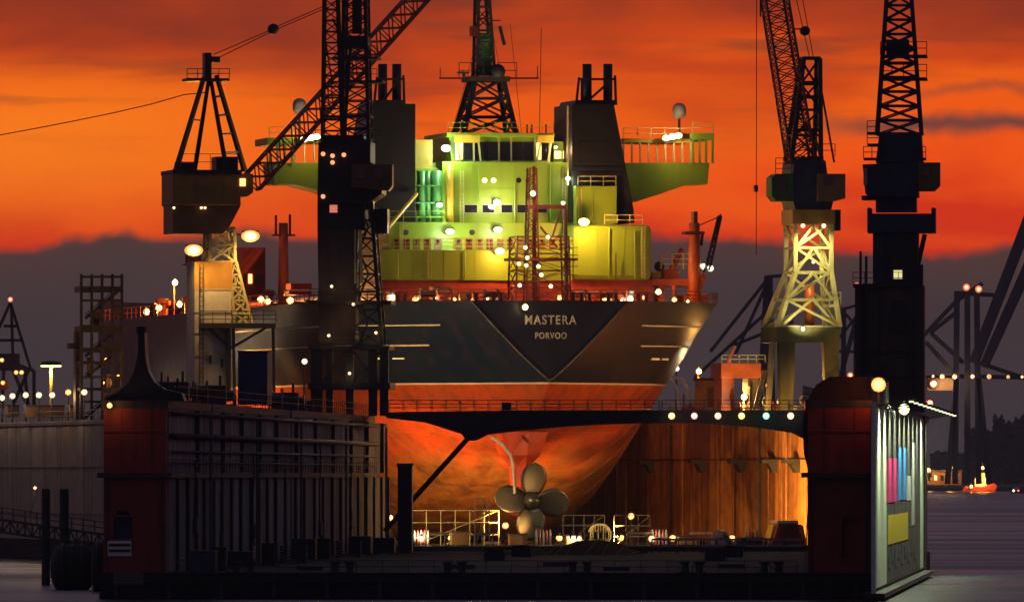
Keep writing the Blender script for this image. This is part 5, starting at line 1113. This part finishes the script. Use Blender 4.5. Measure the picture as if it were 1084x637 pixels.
# ---- gangway, piles and fenders at the left
gwy = thing('gangway', 'long sloping gangway with railing running down to the red wall end', 'gangway', loc=(0, 0, 0)); YG = 950
a, b = WF.p(-60, 541, YG), WF.p(112, 566, YG)
n_ = 22; g = G()
for dy in (0, 2): 
    A_, B_ = a+Vector((0, dy, 0)), b+Vector((0, dy, 0)); g.bar(A_, B_, .16); g.bar(A_-Vector((0, 0, 1.1)), B_-Vector((0, 0, 1.1)), .14)
    for k in range(n_): p, q = A_.lerp(B_, k/n_), A_.lerp(B_, (k+1)/n_); d = Vector((0, 0, 1.1)); g.bar(p, q-d, .06) if k % 2 else g.bar(p-d, q, .06); g.bar(p, p-d, .06)
g.build('truss', mat('gangway_green', (.06, .075, .06), .6, 0, .3, 1.5), gwy)
for k in range(n_): p, q = a.lerp(b, (k+.06)/n_), a.lerp(b, (k+.94)/n_); G().hexa([p+Vector((0, .1, -.75)), q+Vector((0, .1, -.75)), q+Vector((0, 1.9, -.75)), p+Vector((0, 1.9, -.75)), p+Vector((0, .1, -.65)), q+Vector((0, .1, -.65)), q+Vector((0, 1.9, -.65)), p+Vector((0, 1.9, -.65))]).build('deck_plank', conc, gwy)
for dy in (0, 2): G().rail([a+Vector((0, dy, .1)), b+Vector((0, dy, .1))], 1.0, 1.0, .05).build('railing', grey, gwy)
lp = G().bar(WF.p(33, 545, YG), WF.p(37, 517, YG), .05).build('lamp_pole', grey, gwy); bulb(gwy, tuple(WF.p(37, 516, YG-.4)), WARM, 20, .14, 2)
for u0, u1, vt_, yy, lab in ((44, 53, 517, 900, 'dark mooring pile before the tan wall, left one of the pair'), (63, 73, 517, 930, 'dark mooring pile before the tan wall, right one of the pair')):
    t = thing('mooring_pile', lab, 'pile', loc=(0, 0, 0), group='mooring piles'); p, q = WF.p((u0+u1)/2, vt_, yy), WF.p(u1, vt_, yy); r = q.x-p.x
    G().lathe([(r, -4), (r, p.z-.1), (r*.8, p.z)], 14, (p.x, yy, 0)).build('shaft', mat('pile_green', (.035, .045, .04), .8, 0, .4, 1), t); G().lathe([(r*1.06, p.z-1.2), (r*1.06, p.z-.9)], 14, (p.x, yy, 0)).build('steel_band', steel, t)
for u0, u1, v0, v1, yy, lab in ((53, 101, 573, 613, 868, 'big dark floating rubber fender lying beside the mooring piles'), (97, 110, 570, 612, 852, 'dark floating fender squeezed against the red wall end')):
    t = thing('floating_fender', lab, 'fender', loc=(0, 0, 0), group='floating fenders'); p, q = WF.p(u0, v1, yy), WF.p(u1, v0, yy); r = (q.z)/2*1.02; cx, L_ = (p.x+q.x)/2, (q.x-p.x)/2
    k_ = min(.45, .8*r/L_) if L_ > r else .45
    G().lathe([(.05, -L_), (r*.45, -L_*(1-k_*.12)), (r*.8, -L_*(1-k_*.45)), (r, -L_*(1-k_)), (r, L_*(1-k_)), (r*.8, L_*(1-k_*.45)), (r*.45, L_*(1-k_*.12)), (.05, L_)], 20, (cx, yy, r*.86), 'x').build('body', rubber, t, True)
    for k in range(3 if L_ > 1 else 1): xx = cx+(k-1 if L_ > 1 else 0)*L_*.42; G().lathe([(r*1.01, -.12), (r*1.06, -.08), (r*1.06, .08), (r*1.01, .12)], 20, (xx, yy, r*.86), 'x').build('tyre_ring', steel, t)
# ================================================================== far background
farm = mat('far_steel', (.02, .02, .035), .6, 0, .2, .05)
def FW(): return G(WF)
YF = 5200.
gc = thing('container_crane', 'far gantry crane with twin raised booms at the right edge', 'crane', loc=(0, 0, 0))
def bars(lst, y, r): 
    g = FW()
    for a, b in lst: g.pbar((*a, y), (*b, y), r)
    return g
for dy in (0, 18): bars([((1003, 512), (1013, 400)), ((1011, 512), (1013, 308)), ((1024, 512), (1024, 308)), ((1036, 512), (1034, 308)), ((1047, 512), (1036, 400))], YF+dy, 2.0).build('leg', farm, gc)
bars([((1030, 384), (1090, 225)), ((1041, 388), (1096, 262))], YF, 3.0).build('raised_boom', farm, gc); bars([((1034, 384), (1094, 230)), ((1044, 388), (1100, 266))], YF+12, 1.6).build('raised_boom', farm, gc)
bars([((1013, 310), (1064, 313)), ((1013, 398), (1120, 400)), ((985, 352), (1020, 384)), ((975, 358), (1013, 318)), ((980, 362), (1013, 398)), ((985, 352), (1013, 330)), ((1013, 318), (1040, 300)), ((1040, 385), (1090, 402)), ((1010, 398), (980, 398))], YF+4, 1.5).build('stay', farm, gc)
mh = FW().pbox(982, 400, 1011, 413, YF, YF+14).build('machine_house', brown, gc)
for u, v in ((1023, 304), (1036, 306), (988, 459-53), (984, 427)): bulb(gc, tuple(WF.p(u, v, YF-3)), (1, .2, .1), 0, 1.6, 9)
for u in (985, 999, 1012, 1028, 1046, 1067, 1083): bulb(gc, tuple(WF.p(u+random.uniform(-3, 3), 398+(u-985)*.008, YF-4)), (1, .62, .3), 4000 if u < 1015 else 0, random.uniform(.55, 1.1), random.uniform(2, 7), off=(0, -3, -4))
gc2 = thing('container_crane', 'far dark gantry crane with steep stays between ship and lit crane', 'crane', loc=(0, 0, 0)); YF2 = 4300.
bars([((812, 442), (812, 292)), ((803, 442), (812, 292)), ((818, 442), (815, 292))], YF2, 1.6).build('leg', farm, gc2); bars([((812, 293), (836, 291)), ((812, 296), (752, 372)), ((812, 300), (778, 376)), ((812, 330), (735, 400)), ((775, 366), (840, 340)), ((836, 291), (850, 300))], YF2, 1.0).build('stay', farm, gc2)
gc3 = thing('container_crane', 'far dark gantry crane seen between lit crane and blue black crane', 'crane', loc=(0, 0, 0)); YF3 = 4600.
bars([((893, 440), (893, 325)), ((906, 440), (906, 335)), ((878, 440), (906, 340))], YF3, 1.5).build('leg', farm, gc3); bars([((893, 327), (870, 395)), ((893, 330), (920, 360)), ((893, 327), (925, 318)), ((870, 372), (925, 372)), ((905, 337), (870, 380))], YF3, .9).build('stay', farm, gc3)
for u, v in ((907, 302), (917, 311), (914, 388), (900, 397)): bulb(gc3, tuple(WF.p(u, v, YF3-5)), (1, .22, .12), 0, 1.2, 7)
bars([((907, 305), (906, 340)), ((917, 312), (917, 345))], YF3, .5).build('light_mast', farm, gc3)
gl = thing('harbour_crane', 'small far harbour crane with red top light at the left edge', 'crane', loc=(0, 0, 0)); YL = 2600.
bars([((11, 320), (-12, 372)), ((11, 320), (33, 392)), ((12, 322), (14, 392)), ((-12, 372), (34, 392)), ((4, 345), (18, 345)), ((-6, 360), (25, 360))], YL, .5).build('a_frame', farm, gl)
bars([((36, 392), (36, 432)), ((26, 392), (30, 432)), ((4, 390), (2, 432)), ((-4, 385), (36, 392)), ((14, 392), (30, 432)), ((30, 392), (12, 432))], YL, .6).build('portal', farm, gl); FW().pbox(-6, 374, 20, 392, YL, YL+6).build('house', farm, gl)
bulb(gl, tuple(WF.p(11, 317, YL-2)), (1, .18, .12), 0, .6, 9)
for u, v in ((2, 381), (17, 394), (23, 394), (3, 405)): bulb(gl, tuple(WF.p(u, v, YL-3)), SOD, 300, .5, 6)
FW().pbox(-2, 402, 8, 412, YL-1, YL+2).build('cab', orng, gl)
hm_ = thing('high_mast_lamp', 'tall mushroom shaped sodium lamp mast behind the tan wall', 'lamp', loc=(0, 0, 0)); YM = 2450.
p = WF.p(54, 386, YM); FW().pbar((54, 440, YM), (54, 386, YM), .45, .3, 8).build('mast', cream, hm_)
G().lathe([(.4, 1.0), (2.2, .7), (2.5, .2), (2.4, -.1)], 18, p).build('lamp_crown', steel, hm_)
for k in range(10): t = 2*math.pi*k/10; G().lathe([(.35, -.5), (.5, -.35), (.5, -.12)], 8, (p.x+1.9*math.cos(t), p.y+1.9*math.sin(t), p.z)).build('lamp_head', glowm(SOD, 30), hm_)
light(hm_, (p.x, p.y-1, p.z-1.6), SOD, 9000, 1, 'mast_light')
# tug and a launch on the far water, trees on the far bank
tg = thing('tug_boat', 'small tug with orange lit deck near the far bank', 'boat', loc=(0, 0, 0)); YT = 5600.; 
G(WF).pextr([(1018, 520), (1022, 514), (1040, 515), (1052, 511), (1056, 514), (1053, 521)], YT, YT+7).build('hull', shred, tg); FW().pbox(1032, 506, 1045, 515, YT+1, YT+6).build('deckhouse', whitep, tg); FW().pbox(1036, 500, 1043, 506, YT+2, YT+5).build('wheelhouse', cream, tg); FW().pbar((1040, 500, YT+3), (1040, 490, YT+3), .3).build('mast', steel, tg)
for u, v in ((1037, 507), (1044, 507), (1028, 515), (1040, 495)): bulb(tg, tuple(WF.p(u, v, YT-1.5)), SOD, 6000 if v < 510 else 2000, .9, 14, off=(0, -3, 1))
sb = thing('launch_boat', 'tiny launch with white and red lights by the far bank', 'boat', loc=(0, 0, 0)); G(WF).pextr([(1069, 523), (1071, 519), (1086, 519), (1088, 523)], YT-300, YT-296).build('hull', steel, sb); FW().pbox(1073, 515.5, 1080, 519, YT-299, YT-297).build('cabin', conc, sb); bulb(sb, tuple(WF.p(1073, 519, YT-303)), (1, .9, .8), 0, .6, 14); bulb(sb, tuple(WF.p(1078, 519, YT-303)), (1, .1, .05), 0, .5, 6)
sh_ = thing('quay_shed', 'orange lit low shed on the far bank beside the billboard', 'building', loc=(0, 0, 0)); YS = 5930.
b_ = FW().pbox(979, 499, 1018, 513, YS, YS+20).build('wall', brown, sh_); FW().pbox(978, 497, 1019, 499.5, YS-1, YS+21).build('roof', farm, sh_)
for k in range(5): FW().pbox(982+k*7, 503, 985+k*7, 508, YS-.6, YS-.2).build('window', lit if k % 2 else glass, b_)
for u, v in ((983, 497), (1006, 494)): bulb(sh_, tuple(WF.p(u, v, YS-4)), SOD, 9000, 1.0, 10, off=(0, -4, -1))
tm = mat('far_tree_leaves', (.035, .045, .03), .9, 0, .4, .05)
rnd = random.Random(3); vs_, fs_ = [], []
for k in range(16000):
    u = rnd.uniform(986, 1100); y_ = rnd.uniform(6300, 6900); hmax = 502-(438 if u > 1052 else 452 if u > 1022 else 478)
    hmax *= .90+.06*math.sin(u*.21)+.05*math.sin(u*.83+1); v = 512-rnd.random()**.8*(hmax+10)
    p = WF.p(u, v, y_); s_ = rnd.uniform(.7, 1.6); d1_, d2_ = Vector((rnd.uniform(-1, 1), rnd.uniform(-1, 1), rnd.uniform(-1, 1)))*s_, Vector((rnd.uniform(-1, 1), rnd.uniform(-1, 1), rnd.uniform(-1, 1)))*s_
    b0_ = len(vs_); vs_ += [tuple(p-d1_), tuple(p+d2_), tuple(p+d1_), tuple(p-d2_)]; fs_.append((b0_, b0_+1, b0_+2, b0_+3))
o = G(); o.v, o.f = vs_, fs_; o = o.build('treeline', tm); tag(o, 'dark wooded bank on the far shore at the right', 'trees', kind='stuff')

# ================================================================== evening haze over the harbour
hz = G().box(-3100, 3100, -300, 9100, -6, 160).build('haze', None)
tag(hz, 'thin violet evening haze over the whole harbour', 'haze', kind='stuff')
hmm = bpy.data.materials.new('evening_haze'); hmm.use_nodes = True; ht = hmm.node_tree; ht.nodes.clear()
ho = ht.nodes.new('ShaderNodeOutputMaterial'); hv_ = ht.nodes.new('ShaderNodeVolumePrincipled')
hv_.inputs['Color'].default_value = (.8, .8, .86, 1); hv_.inputs['Density'].default_value = 4.2e-5; hv_.inputs['Anisotropy'].default_value = .3
ht.links.new(hv_.outputs[0], ho.inputs['Volume']); hz.data.materials.append(hmm)
